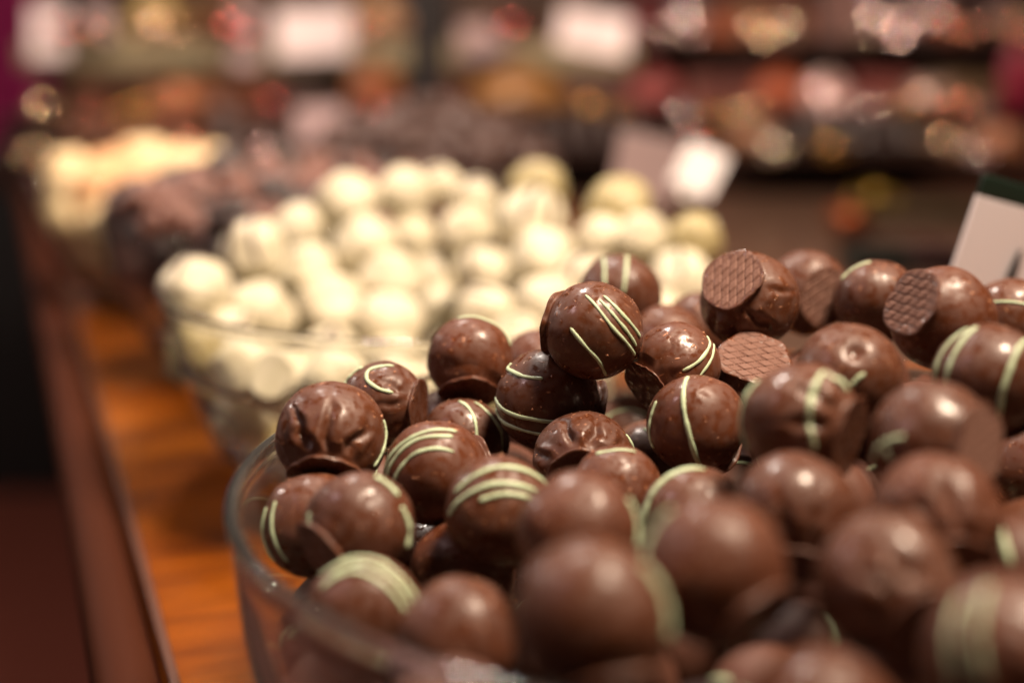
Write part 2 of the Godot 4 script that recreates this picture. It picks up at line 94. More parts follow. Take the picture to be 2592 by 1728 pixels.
const UNDER_MILK := [
	Vector3(-0.0344, 0.9272, -0.4288), Vector3(0.0001, 0.9259, -0.4283), Vector3(-0.0031, 0.9224, -0.3794), Vector3(0.0123, 0.9244, -0.4535),
	Vector3(0.0148, 0.9249, -0.4027), Vector3(0.0621, 0.9245, -0.4842), Vector3(0.0442, 0.9246, -0.4535), Vector3(0.1057, 0.9256, -0.5102),
	Vector3(-0.0155, 0.948, -0.3548), Vector3(0.0168, 0.9465, -0.4641), Vector3(0.0136, 0.9485, -0.4115), Vector3(-0.0011, 0.9472, -0.3864),
	Vector3(0.0119, 0.9474, -0.3562), Vector3(0.0313, 0.9492, -0.4895), Vector3(0.0425, 0.9505, -0.4637), Vector3(0.0329, 0.9495, -0.4362),
	Vector3(0.0447, 0.9475, -0.4126), Vector3(0.0282, 0.9508, -0.3855), Vector3(0.0451, 0.9511, -0.355), Vector3(0.0312, 0.9522, -0.3325),
	Vector3(0.0441, 0.95, -0.3015), Vector3(0.058, 0.9494, -0.4881), Vector3(0.0754, 0.9508, -0.4646), Vector3(0.0591, 0.9522, -0.4362),
	Vector3(0.0608, 0.9501, -0.3849), Vector3(0.0749, 0.9517, -0.3594), Vector3(0.0736, 0.9479, -0.3022), Vector3(0.0904, 0.9481, -0.4909),
	Vector3(0.1061, 0.9506, -0.358), Vector3(0.1376, 0.9493, -0.4115), Vector3(0.1202, 0.9482, -0.3858), Vector3(0.1388, 0.9502, -0.3557),
	Vector3(0.1211, 0.9512, -0.3322), Vector3(0.1525, 0.9481, -0.438), Vector3(0.1716, 0.9495, -0.4128), Vector3(0.1526, 0.9494, -0.3838),
	Vector3(0.171, 0.9541, -0.3546), Vector3(0.1549, 0.9496, -0.3317), Vector3(0.1854, 0.9527, -0.4374), Vector3(0.1966, 0.9517, -0.4066),
	Vector3(-0.002, 0.973, -0.4832), Vector3(-0.0006, 0.9764, -0.4273), Vector3(0.0154, 0.9718, -0.4584), Vector3(0.0273, 0.9726, -0.3741),
	Vector3(0.0149, 0.9749, -0.3459), Vector3(0.0264, 0.9756, -0.3173), Vector3(0.0606, 0.9745, -0.4256), Vector3(0.0475, 0.9756, -0.4032),
	Vector3(0.0442, 0.9734, -0.347), Vector3(0.0628, 0.9712, -0.3207), Vector3(0.0458, 0.9735, -0.2959), Vector3(0.0772, 0.9758, -0.5127),
	Vector3(0.0899, 0.9745, -0.4828), Vector3(0.0765, 0.9776, -0.4545), Vector3(0.0929, 0.9744, -0.4297), Vector3(0.0751, 0.9744, -0.4051),
	Vector3(0.0904, 0.9746, -0.3761), Vector3(0.0758, 0.9712, -0.3494), Vector3(0.0915, 0.9767, -0.3213), Vector3(0.0755, 0.9735, -0.2946),
	Vector3(0.1214, 0.973, -0.4838), Vector3(0.1075, 0.9756, -0.4551), Vector3(0.1224, 0.9724, -0.427), Vector3(0.1064, 0.9754, -0.4018),
	Vector3(0.1225, 0.9762, -0.3749), Vector3(0.1108, 0.9774, -0.3466), Vector3(0.1221, 0.9762, -0.3208), Vector3(0.1084, 0.9749, -0.2964),
	Vector3(0.1352, 0.9742, -0.5073), Vector3(0.1368, 0.9769, -0.4566), Vector3(0.1407, 0.9759, -0.402), Vector3(0.1519, 0.9744, -0.3183),
	Vector3(0.1859, 0.9763, -0.4806), Vector3(0.1707, 0.9714, -0.4582), Vector3(0.1827, 0.9756, -0.4284), Vector3(0.1724, 0.9771, -0.3995),
	Vector3(0.1833, 0.9746, -0.3733), Vector3(0.167, 0.9734, -0.3449), Vector3(0.1997, 0.9732, -0.4559), Vector3(0.1995, 0.974, -0.4036),
	Vector3(0.1084, 0.9987, -0.5171), Vector3(0.0894, 1.002, -0.4922), Vector3(0.1071, 0.9989, -0.4678), Vector3(0.0911, 1.002, -0.4356),
	Vector3(0.1063, 1.0022, -0.4112), Vector3(0.0894, 0.9997, -0.384), Vector3(0.1089, 0.9959, -0.3551), Vector3(0.1353, 1.0006, -0.517),
	Vector3(0.1238, 1.0011, -0.4916), Vector3(0.1375, 1.0008, -0.4636), Vector3(0.1236, 0.9983, -0.4412), Vector3(0.1234, 0.9971, -0.3853),
	Vector3(0.1251, 1.0012, -0.3313), Vector3(0.1385, 0.9986, -0.3028), Vector3(0.1565, 0.996, -0.4938), Vector3(0.1669, 0.9999, -0.4637),
	Vector3(0.1226, 0.9755, -0.2739), Vector3(0.0945, 0.9763, -0.2669), Vector3(0.037, 0.9783, -0.2713), Vector3(0.0103, 0.9744, -0.2825),
	Vector3(-0.0135, 0.9786, -0.2991), Vector3(-0.0574, 0.9805, -0.4304), Vector3(-0.0484, 0.9789, -0.4579), Vector3(0.0095, 0.9777, -0.521),
	Vector3(0.0936, 0.9819, -0.5372), Vector3(0.1081, 0.9503, -0.2734), Vector3(0.0802, 0.9514, -0.2696), Vector3(0.0521, 0.9527, -0.2717),
	Vector3(0.0004, 0.9487, -0.2932), Vector3(-0.0209, 0.9527, -0.3116), Vector3(-0.0378, 0.9518, -0.3342), Vector3(-0.0496, 0.9515, -0.3597),
	Vector3(-0.0557, 0.9517, -0.3872), Vector3(-0.0558, 0.9524, -0.4154), Vector3(-0.05, 0.9484, -0.4429), Vector3(-0.0385, 0.9551, -0.4687),
	Vector3(-0.0218, 0.9503, -0.4913), Vector3(-0.0008, 0.9475, -0.51), Vector3(0.0238, 0.9518, -0.5238), Vector3(0.0788, 0.951, -0.5345),
	Vector3(0.1067, 0.9551, -0.5309), Vector3(0.0929, 0.9243, -0.2789), Vector3(0.0405, 0.9235, -0.2829), Vector3(-0.0055, 0.9244, -0.3082),
	Vector3(-0.037, 0.9233, -0.3503), Vector3(-0.0483, 0.9259, -0.4016), Vector3(-0.024, 0.9241, -0.4758), Vector3(0.0154, 0.9237, -0.5105),
	Vector3(0.0656, 0.9237, -0.5259),
]
const UNDER_WHITE := [
	Vector3(-0.0801, 0.925, -0.6343), Vector3(-0.0464, 0.9276, -0.6899), Vector3(-0.0278, 0.9267, -0.7173), Vector3(-0.0163, 0.9233, -0.6913),
	Vector3(-0.1098, 0.9481, -0.7506), Vector3(-0.0744, 0.9504, -0.754), Vector3(-0.0317, 0.9489, -0.7772), Vector3(-0.0155, 0.9472, -0.8024),
	Vector3(-0.0172, 0.9503, -0.751), Vector3(-0.0012, 0.9461, -0.7225), Vector3(0.0278, 0.9518, -0.724), Vector3(0.0175, 0.9494, -0.6995),
	Vector3(0.0771, 0.9507, -0.6998), Vector3(-0.0004, 0.9708, -0.7672), Vector3(0.0258, 0.9744, -0.8214), Vector3(0.0309, 0.9721, -0.7684),
	Vector3(0.0424, 0.9715, -0.6922), Vector3(0.0784, 0.9725, -0.7393), Vector3(0.0142, 0.9953, -0.8061), Vector3(0.0438, 1.0011, -0.8052),
	Vector3(0.03, 0.9754, -0.6103), Vector3(0.0047, 0.9775, -0.5993), Vector3(-0.0225, 0.9737, -0.5943), Vector3(-0.0501, 0.9783, -0.5955),
	Vector3(-0.0767, 0.9793, -0.6029), Vector3(-0.101, 0.9761, -0.6161), Vector3(-0.1217, 0.9779, -0.6344), Vector3(-0.1511, 0.9729, -0.7372),
	Vector3(-0.1433, 0.9798, -0.7637), Vector3(-0.1297, 0.9769, -0.7877), Vector3(-0.111, 0.982, -0.8081), Vector3(-0.0883, 0.9787, -0.8237),
	Vector3(-0.0077, 0.9798, -0.8358), Vector3(0.0163, 0.952, -0.6098), Vector3(-0.0611, 0.9534, -0.6038), Vector3(-0.0856, 0.95, -0.6134),
	Vector3(-0.125, 0.9528, -0.6477), Vector3(-0.147, 0.9512, -0.7221), Vector3(-0.1326, 0.9507, -0.7723), Vector3(-0.1174, 0.9541, -0.7938),
	Vector3(-0.0745, 0.9493, -0.8237), Vector3(-0.0229, 0.9501, -0.8319), Vector3(0.003, 0.9541, -0.8271), Vector3(0.0214, 0.929, -0.6252),
	Vector3(-0.0237, 0.9292, -0.6114), Vector3(-0.1089, 0.9286, -0.6458), Vector3(-0.1318, 0.9271, -0.6871), Vector3(-0.1343, 0.9275, -0.7342),
	Vector3(-0.1158, 0.9266, -0.7776), Vector3(-0.0347, 0.9285, -0.8208),
]

# folds in the skin round the foot: angle from the middle, where it begins, depth, slant
const FOLDS := [[-1.1, 1.25, 0.11, 0.3], [-0.42, 1.0, 0.13, 0.1], [0.30, 1.05, 0.12, -0.3], [1.2, 1.5, 0.07, -0.4]]

var rng := RandomNumberGenerator.new()
var nz := FastNoiseLite.new()
var M := {}
var taken := {}

# ---------------------------------------------------------------- helpers
func numbered(called: String) -> String:
	var n: int = taken.get(called, 0)
	taken[called] = n + 1
	return called if n == 0 else "%s_%03d" % [called, n]

func tag(o: Node, label: String, category: String, group := "") -> Node:
	o.set_meta("label", label)
	o.set_meta("category", category)
	if group != "":
		o.set_meta("group", group)
	return o

func thing(called: String, label: String, category: String, at: Vector3, group := "") -> Node3D:
	var o := Node3D.new()
	o.name = numbered(called)
	add_child(o)
	o.position = at
	tag(o, label, category, group)
	return o

func part(called: String, mesh: Mesh, mat: Material, parent: Node) -> MeshInstance3D:
	var o := MeshInstance3D.new()
	o.name = called
	o.mesh = mesh
	if mesh.get_surface_count() == 1:
		o.set_surface_override_material(0, mat)
	parent.add_child(o, true)
	return o

func structure(called: String, mesh: Mesh, mat: Material, at: Vector3) -> MeshInstance3D:
	var o := part(numbered(called), mesh, mat, self)
	o.position = at
	o.set_meta("kind", "structure")
	return o

func copy_of(src: Node3D, label: String, at: Vector3, turn: Basis, size := 1.0) -> Node3D:
	var o: Node3D = src.duplicate()
	o.name = numbered(String(src.get_meta("kind_name")))
	add_child(o)
	o.position = at
	o.basis = turn.scaled(Vector3.ONE * size)
	o.set_meta("label", label)
	return o

# a surface from rows of points; rows may close round; faces turned outward if it is a closed body
func sheet(rows: Array, closed: bool, solid := true) -> ArrayMesh:
	var nr := rows.size()
	var nc: int = rows[0].size()
	var v := PackedVector3Array()
	for r in rows:
		v.append_array(r)
	var idx := PackedInt32Array()
	var last := nc if closed else nc - 1
	for i in nr - 1:
		for j in last:
			var a := i * nc + j
			var b := i * nc + (j + 1) % nc
			var c := a + nc
			var d := b + nc
			idx.append_array(PackedInt32Array([a, b, c, b, d, c]))
	return finish(v, idx, solid)

func finish(v: PackedVector3Array, idx: PackedInt32Array, solid := true) -> ArrayMesh:
	var vol := 0.0
	var nrm := PackedVector3Array()
	nrm.resize(v.size())
	for t in idx.size() / 3:
		var a := v[idx[t * 3]]
		var b := v[idx[t * 3 + 1]]
		var c := v[idx[t * 3 + 2]]
		var n := (c - a).cross(b - a)
		vol += a.dot(n)
		nrm[idx[t * 3]] += n
		nrm[idx[t * 3 + 1]] += n
		nrm[idx[t * 3 + 2]] += n
	var s := 1.0
	if solid and vol < 0.0:
		s = -1.0
		for t in idx.size() / 3:
			var k := idx[t * 3 + 1]
			idx[t * 3 + 1] = idx[t * 3 + 2]
			idx[t * 3 + 2] = k
	for i in nrm.size():
		nrm[i] = (nrm[i] * s).normalized() if nrm[i].length_squared() > 0.0 else Vector3.UP
	var arr := []
	arr.resize(Mesh.ARRAY_MAX)
	arr[Mesh.ARRAY_VERTEX] = v
	arr[Mesh.ARRAY_NORMAL] = nrm
	arr[Mesh.ARRAY_INDEX] = idx
	var m := ArrayMesh.new()
	m.add_surface_from_arrays(Mesh.PRIMITIVE_TRIANGLES, arr)
	return m

func lathe(profile: PackedVector2Array, seg: int, wobble := 0.0) -> ArrayMesh:
	var rows := []
	for p in profile:
		var r := PackedVector3Array()
		for j in seg:
			var a := TAU * j / seg
			var k := 1.0 + wobble * nz.get_noise_2d(cos(a) * 0.8, sin(a) * 0.8 + p.y * 9.0)
			r.append(Vector3(cos(a) * p.x * k, p.y, sin(a) * p.x * k))
		rows.append(r)
	return sheet(rows, true)

func smooth_profile(p: PackedVector2Array, n: int) -> PackedVector2Array:
	var out := PackedVector2Array()
	for i in p.size() - 1:
		for k in n:
			var q := p[i].cubic_interpolate(p[i + 1], p[maxi(i - 1, 0)], p[mini(i + 2, p.size() - 1)], float(k) / n)
			out.append(Vector2(maxf(q.x, 0.0), q.y))
	out.append(p[p.size() - 1])
	return out

# a box with rounded edges, centre at the middle of its bottom
func rounded(size: Vector3, bevel: float) -> ArrayMesh:
	var rows := []
	var h := size * 0.5
	var b := minf(bevel, minf(h.x, minf(h.y, h.z)) * 0.95)
	var ang := [-PI / 2, -PI / 4, 0.0]
	var ys := []
	for a in ang:
		ys.append([-h.y + b + sin(a) * b, cos(a)])
	for a in ang:
		ys.append([h.y - b + sin(a + PI / 2) * b, cos(a + PI / 2)])
	rows.append(PackedVector3Array())
	for j in 16:
		rows[0].append(Vector3(0, -h.y, 0))
	for yy in ys:
		var r := PackedVector3Array()
		for q in 4:
			var cx: float = (h.x - b) * (1.0 if q == 0 or q == 3 else -1.0)
			var cz: float = (h.z - b) * (1.0 if q < 2 else -1.0)
			for k in 4:
				var a := PI / 2 * q + PI / 6 * k
				r.append(Vector3(cx + cos(a) * b * yy[1], yy[0], cz + sin(a) * b * yy[1]))
		rows.append(r)
	var top := PackedVector3Array()
	for j in 16:
		top.append(Vector3(0, h.y, 0))
	rows.append(top)
	for r in rows.size():
		for j in 16:
			rows[r][j] = rows[r][j] + Vector3(0, h.y, 0)
	return sheet(rows, true)

# a tube along points; width and height of its section, laid flat against up_dirs
func strand(pts: PackedVector3Array, ups: PackedVector3Array, wide: PackedFloat32Array, flat: float, sides := 8) -> ArrayMesh:
	var rows := []
	var n := pts.size()
	for i in n:
		var t := (pts[mini(i + 1, n - 1)] - pts[maxi(i - 1, 0)]).normalized()
		var s := t.cross(ups[i]).normalized()
		var u := s.cross(t).normalized()
		var r := PackedVector3Array()
		for k in sides:
			var a := TAU * k / sides
			r.append(pts[i] + s * cos(a) * wide[i] + u * sin(a) * wide[i] * flat)
		rows.append(r)
	return sheet(rows, true)

func srgb(r: float, g: float, b: float) -> Color:
	return Color(r / 255.0, g / 255.0, b / 255.0)

func plain(c: Color, rough: float, metal := 0.0, coat := 0.0) -> StandardMaterial3D:
	var m := StandardMaterial3D.new()
	m.albedo_color = c
	m.roughness = rough
	m.metallic = metal
	if coat > 0.0:
		m.clearcoat_enabled = true
		m.clearcoat = coat
		m.clearcoat_roughness = 0.1
	return m

func triplanar(m: StandardMaterial3D, per_metre: float, offset := Vector3.ZERO) -> StandardMaterial3D:
	m.uv1_triplanar = true
	m.uv1_triplanar_sharpness = 4.0
	m.uv1_scale = Vector3.ONE * per_metre
	m.uv1_offset = offset
	return m

# ---------------------------------------------------------------- textures
func field(size: int, freq: float, octaves: int, seed_: int) -> Image:
	var f := FastNoiseLite.new()
	f.noise_type = FastNoiseLite.TYPE_SIMPLEX_SMOOTH
	f.seed = seed_
	f.frequency = freq
	f.fractal_octaves = octaves
	return f.get_seamless_image(size, size)

func speck_list(count: int, size: int) -> Array:
	var out := []
	for i in count:
		var small := rng.randf() < 0.8
		out.append([rng.randf() * size, rng.randf() * size, rng.randf_range(0.7, 1.9) if small else rng.randf_range(2.0, 6.0), rng.randf_range(1.0, 1.6) if small else rng.randf_range(1.0, 3.5), rng.randf() * PI, rng.randf_range(0.35, 1.0)])
	return out

# light scuffs, pores and crumbs over a mottled chocolate surface: [colour, height]
func chocolate_maps(size: int, dark: Color, light: Color, speck: Color, specks: Array) -> Array:
	var broad := field(size, 0.006, 3, 11)
	var fine := field(size, 0.035, 3, 12)
	var col := Image.create(size, size, false, Image.FORMAT_RGB8)
	var hgt := Image.create(size, size, false, Image.FORMAT_RGB8)
	for y in size:
		for x in size:
			var a := broad.get_pixel(x, y).r
			var b := fine.get_pixel(x, y).r
			var k := clampf(a * 0.75 + b * 0.25, 0.0, 1.0)
			col.set_pixel(x, y, dark.lerp(light, k))
			var h := 0.42 + (b - 0.5) * 0.03 + (a - 0.5) * 0.03
			hgt.set_pixel(x, y, Color(h, h, h))
	for s in specks:
		var reach := int(ceil(s[2] * s[3])) + 1
		for dy in range(-reach, reach + 1):
			for dx in range(-reach, reach + 1):
				var u: float = (dx * cos(s[4]) + dy * sin(s[4])) / s[3]
				var v: float = -dx * sin(s[4]) + dy * cos(s[4])
				var q: float = sqrt(u * u + v * v) / s[2]
				if q < 1.0:
					var px := posmod(int(s[0]) + dx, size)
					var py := posmod(int(s[1]) + dy, size)
					var w: float = (1.0 - q * q) * s[5]
					col.set_pixel(px, py, col.get_pixel(px, py).lerp(speck, minf(w * 1.3, 0.85)))
					var h := minf(hgt.get_pixel(px, py).r + w * 0.42, 1.0)
					hgt.set_pixel(px, py, Color(h, h, h))
	return [ImageTexture.create_from_image(col), ImageTexture.create_from_image(hgt)]

func wood_texture(size: int, dark: Color, mid: Color, light: Color) -> ImageTexture:
	var f := FastNoiseLite.new()
	f.seed = 5
	f.frequency = 1.0
	f.fractal_octaves = 4
	var im := Image.create(size, size, false, Image.FORMAT_RGB8)
	for y in size:
		for x in size:
			var u := float(x) / size
			var v := float(y) / size
			var g := f.get_noise_3d(cos(u * TAU) * 0.35, sin(u * TAU) * 0.35, v * 14.0)
			var fine := f.get_noise_3d(cos(u * TAU) * 0.5 + 7.0, sin(u * TAU) * 0.5, v * 60.0)
			var k := clampf(0.5 + g * 0.7 + fine * 0.35, 0.0, 1.0)
			im.set_pixel(x, y, dark.lerp(mid, minf(k * 2.0, 1.0)).lerp(light, maxf(k * 2.0 - 1.0, 0.0)))
	return ImageTexture.create_from_image(im)

func make_materials() -> void:
	var grey := field(256, 0.03, 3, 21)
	var rough := ImageTexture.create_from_image(grey)
	var fine_maps := chocolate_maps(512, srgb(79, 45, 29), srgb(93, 54, 35), srgb(184, 134, 102), speck_list(240, 512))
	for k in 3:
		var m := plain(Color.WHITE, 0.94 + 0.04 * k)
		m.albedo_texture = fine_maps[0]
		m.albedo_color = [Color(1, 1, 1), Color(0.93, 0.91, 0.9), Color(1.0, 0.96, 0.93)][k]
		m.roughness_texture = rough
		m.metallic_specular = 0.5
		m.heightmap_enabled = true
		m.heightmap_texture = fine_maps[1]
		m.heightmap_scale = 0.035
		m.subsurf_scatter_enabled = false
		triplanar(m, 28.0, Vector3(0.31, 0.17, 0.53) * k)
		M["milk%d" % k] = m
	var pale := plain(Color(1.0, 1.0, 1.0), 0.75)
	pale.albedo_color = srgb(112, 78, 65)
	M.waffle = pale
	M.under = plain(srgb(82, 46, 31), 0.62)
	M.crumb = plain(srgb(190, 132, 98), 0.6)
	M.mint = plain(srgb(180, 199, 164), 0.45)
	var white_maps := chocolate_maps(256, srgb(176, 168, 140), srgb(206, 199, 178), srgb(228, 222, 208), speck_list(60, 256))
	var w := plain(Color.WHITE, 0.5)
	w.albedo_texture = white_maps[0]
	M.white = triplanar(w, 26.0)
	var y := plain(Color(0.82, 0.79, 0.66), 0.5)
	y.albedo_texture = white_maps[0]
	M.yellow = triplanar(y, 26.0, Vector3(0.3, 0.1, 0.2))
	M.streak = plain(srgb(66, 44, 42), 0.45)
	var d := plain(srgb(104, 66, 54), 0.5)
	M.dark = d
	M.board = plain(srgb(74, 54, 42), 0.4, 0.0, 0.3)
	M.dark3 = plain(srgb(62, 36, 27), 0.5)
	M.dark2 = plain(srgb(46, 29, 25), 0.45)
	M.cream = plain(srgb(222, 198, 152), 0.5)
	M.peach = plain(srgb(214, 166, 118), 0.5)
	var g := StandardMaterial3D.new()
	g.albedo_color = Color(0.985, 0.99, 0.98, 0.02)
	g.transparency = BaseMaterial3D.TRANSPARENCY_ALPHA
	g.roughness = 0.0
	g.refraction_enabled = true
	g.refraction_scale = 0.05
	M.glass = g
	var wt := wood_texture(512, srgb(76, 32, 0), srgb(112, 55, 0), srgb(142, 77, 0))
	var c := plain(Color.WHITE, 0.34, 0.0, 0.15)
	c.metallic_specular = 0.35
	c.albedo_texture = wt
	c.clearcoat_roughness = 0.06
	M.counter = triplanar(c, 2.6)
	M.lip = plain(srgb(58, 29, 18), 0.6)
	M.lip.metallic_specular = 0.15
	var s := plain(Color(0.30, 0.25, 0.23), 0.5)
	s.albedo_texture = wt
	M.shelf = triplanar(s, 2.0)
	var fl := plain(srgb(122, 60, 44), 0.7)
	M.floor = fl
	M.strip = plain(srgb(78, 48, 36), 0.4)
	M.rail = plain(srgb(150, 140, 112), 0.35)
	M.paper = plain(srgb(226, 212, 212), 0.55)
	M.greypaper = plain(srgb(176, 154, 154), 0.5)
	M.steel = plain(srgb(138, 132, 128), 0.4, 1.0)
	M.black = plain(srgb(18, 15, 15), 0.7)
	M.gloss = plain(srgb(160, 151, 153), 0.34)
	M.magenta = plain(srgb(140, 8, 80), 0.8)

# ---------------------------------------------------------------- truffles
func bump_of(dir: Vector3, o: Dictionary, off: Vector3) -> float:
	var d: float = 1.0 + o.get("lumpy", 0.030) * nz.get_noise_3dv(dir * 0.9 + off) + 0.007 * nz.get_noise_3dv(dir * 2.4 + off) + 0.0012 * nz.get_noise_3dv(dir * 8.0 + off)
	for e in o.get("dents_local", []):
		var q: float = dir.angle_to(e[0]) / e[1]
		if q < 3.0:
			d -= e[2] * exp(-q * q)
	var pl: float = o.get("pleats", 0.0)
	if pl > 0.0:
		var th := acos(clampf(dir.y, -1.0, 1.0))
		if th > 0.8:
			var f: Vector3 = o.get("fold_local", Vector3.RIGHT)
			var ph := angle_difference(atan2(f.z, f.x), atan2(dir.z, dir.x)) + 0.10 * nz.get_noise_3dv(dir * 2.2 + off)
			for k in FOLDS.size():
				var c: Array = FOLDS[k]
				var begin: float = c[1] + 0.25 * nz.get_noise_1d(off.x + k * 7.0)
				var grow := smoothstep(begin, 2.15, th)
				if grow > 0.0:
					var q: float = (ph - c[0] - (th - 1.6) * c[3] + 0.12 * nz.get_noise_1d(off.y + k * 5.0)) * sin(th) / (0.042 + 0.045 * grow)
					d -= 0.8 * pl * c[2] * grow * (exp(-q * q) - 0.30 * exp(-(absf(q) - 2.1) * (absf(q) - 2.1) * 0.6))
	return d

func foot_profile(k: float) -> PackedVector2Array:
	# from the last round ring in to the neck, out over the foot and flat to the middle
	var f := 0.64 + 0.10 * k
	return PackedVector2Array([Vector2(0.70, -0.705), Vector2(0.645, -0.755), Vector2(0.62, -0.79), Vector2(0.63, -0.815), Vector2(f, -0.845), Vector2(f + 0.018, -0.868), Vector2(f + 0.01, -0.89), Vector2(f - 0.03, -0.90), Vector2(f * 0.8, -0.885), Vector2(f * 0.55, -0.88), Vector2(0.15, -0.88), Vector2(0.0, -0.88)])

func shell_mesh(o: Dictionary, nt: int, np: int) -> ArrayMesh:
	var r: float = o.r
	var off: Vector3 = o.off
	var rows := []
	for i in nt + 1:
		var th := 2.24 * pow(float(i) / nt, 0.92)
		var row := PackedVector3Array()
		for j in np:
			var ph := TAU * j / np
			var dir := Vector3(sin(th) * cos(ph), cos(th), sin(th) * sin(ph))
			row.append(dir * bump_of(dir, o, off) * r)
		rows.append(row)
	var foot: float = o.get("foot", 0.35)
	var prof := foot_profile(foot)
	var n := 0
	for p in prof:
		var row := PackedVector3Array()
		for j in np:
			var ph := TAU * j / np
			var c := nz.get_noise_2d(cos(ph) * 0.9 + off.x, sin(ph) * 0.9 + off.z)
			var c2 := nz.get_noise_2d(cos(ph) * 3.5 + off.z, sin(ph) * 3.5 + off.y)
			var k := 1.0
			var dy := 0.0
			if n >= 3 and n < 9:
				k += 0.09 * c * (0.6 + foot) + 0.012 * c2
				dy = 0.014 * c2 * (0.3 + foot)
			elif n < 3:
				k += 0.03 * c
			row.append(Vector3(cos(ph) * p.x * k, p.y + dy, sin(ph) * p.x * k) * r)
		rows.append(row)
		n += 1
	return sheet(rows, true)

# the stamped underside: a disc of raised lozenges between grooves, every other one finely ribbed
func waffle_mesh(r: float, foot: float, kind: int, off: Vector3) -> ArrayMesh:
	var rad := (0.63 + 0.10 * foot) * r
	var rows := []
	var rings := 84
	var seg := 320
	var a1 := 0.46
	var a2 := -0.50
	var cell := 0.00285 if kind != 2 else 0.0031
	for i in rings + 4:
		var row := PackedVector3Array()
		for j in seg:
			var ph := TAU * j / seg
			var edge := 1.0 + 0.09 * nz.get_noise_2d(cos(ph) * 0.9 + off.x, sin(ph) * 0.9 + off.z) * (0.6 + foot) + 0.012 * nz.get_noise_2d(cos(ph) * 5.0, sin(ph) * 5.0 + off.y)
			var t := minf(float(i) / rings, 1.0)
			var x := cos(ph) * rad * t * edge
			var z := sin(ph) * rad * t * edge
			var u := (x * cos(a1) + z * sin(a1)) / cell + 0.3
			var v := (x * cos(a2) + z * sin(a2)) / cell + 0.6
			var gu := absf(u - roundf(u))
			var gv := absf(v - roundf(v))
			var h := 0.00003 * nz.get_noise_2d(x * 700.0, z * 700.0)
			h -= 0.00024 * (1.0 - smoothstep(0.04, 0.15, gu)) + 0.00024 * (1.0 - smoothstep(0.04, 0.15, gv))
			if posmod(int(floor(u)) + int(floor(v)), 2) == 0:
				h -= 0.00010 + 0.00006 * sin(v * TAU * 4.0)
			if kind == 3:
				h *= 0.5
			var y := -0.905 * r - h
			if i > rings:
				y += 0.0004 * (i - rings)
				x *= 1.0 + 0.004 * (i - rings)
				z *= 1.0 + 0.004 * (i - rings)
			elif t > 0.97:
				y += 0.00025 * (t - 0.97) / 0.03
			row.append(Vector3(x, y, z))
		rows.append(row)
	return sheet(rows, true, false)

func drizzle_mesh(dirs: Array, o: Dictionary, width: float) -> ArrayMesh:
	var r: float = o.r
	var pts := PackedVector3Array()
	var ups := PackedVector3Array()
	var wide := PackedFloat32Array()
	var n := dirs.size()
	var per := 16
	var shift := rng.randf() * 90.0
	for i in n - 1:
		for k in per + (1 if i == n - 2 else 0):
			var t := float(k) / per
			var d: Vector3 = dirs[i].cubic_interpolate(dirs[i + 1], dirs[maxi(i - 1, 0)], dirs[mini(i + 2, n - 1)], t).normalized()
			var th := acos(clampf(d.y, -1.0, 1.0))
			var s := bump_of(d, o, o.off) * (1.0 if th < 2.24 else 0.985)
			pts.append(d * r * (s + 0.008))
			ups.append(d)
			var g := (i + t) / (n - 1)
			var taper := sqrt(clampf(minf(g / 0.07, (1.0 - g) / 0.10), 0.0, 1.0))
			wide.append(r * width * maxf(taper, 0.03) * (1.0 + 0.28 * nz.get_noise_1d(g * 4.0 + shift) + 0.12 * nz.get_noise_1d(g * 13.0 + shift)))
	return strand(pts, ups, wide, 0.62)

func crumbs_mesh(o: Dictionary, count: int) -> ArrayMesh:
	var v := PackedVector3Array()
	var idx := PackedInt32Array()
	var centre := Vector3(rng.randfn(), rng.randfn() * 0.3, rng.randfn()).normalized()
	for i in count:
		var d := Vector3(rng.randfn(), rng.randfn(), rng.randfn()).normalized()
		if i % 3 != 0:
			d = (centre + d * 0.7).normalized()
		if acos(clampf(d.y, -1.0, 1.0)) > 2.1:
			d.y = -d.y
		var p := d * float(o.r) * bump_of(d, o, o.off)
		var s := rng.randf_range(0.00010, 0.00026) if i % 9 else rng.randf_range(0.0003, 0.0006)
		var q := Basis(Vector3(rng.randfn(), rng.randfn(), rng.randfn()).normalized(), rng.randf() * TAU)
		var b := v.size()
		for c in [Vector3(1, 0, 0), Vector3(-1, 0, 0), Vector3(0, 1, 0), Vector3(0, -1, 0), Vector3(0, 0, 1), Vector3(0, 0, -1)]:
			v.append(p + q * (c * s * Vector3(rng.randf_range(0.7, 1.6), rng.randf_range(0.5, 1.0), rng.randf_range(0.6, 1.2))))
		for f in [[0, 2, 4], [2, 1, 4], [1, 3, 4], [3, 0, 4], [2, 0, 5], [1, 2, 5], [3, 1, 5], [0, 3, 5]]:
			for e in f:
				idx.append(b + e)
	return finish(v, idx)

func basis_from(up: Vector3, spin: float) -> Basis:
	var y := up.normalized()
	var x := (Vector3.RIGHT if absf(y.x) < 0.9 else Vector3.FORWARD).cross(y).normalized()
	return Basis(y, spin) * Basis(x, y, x.cross(y))

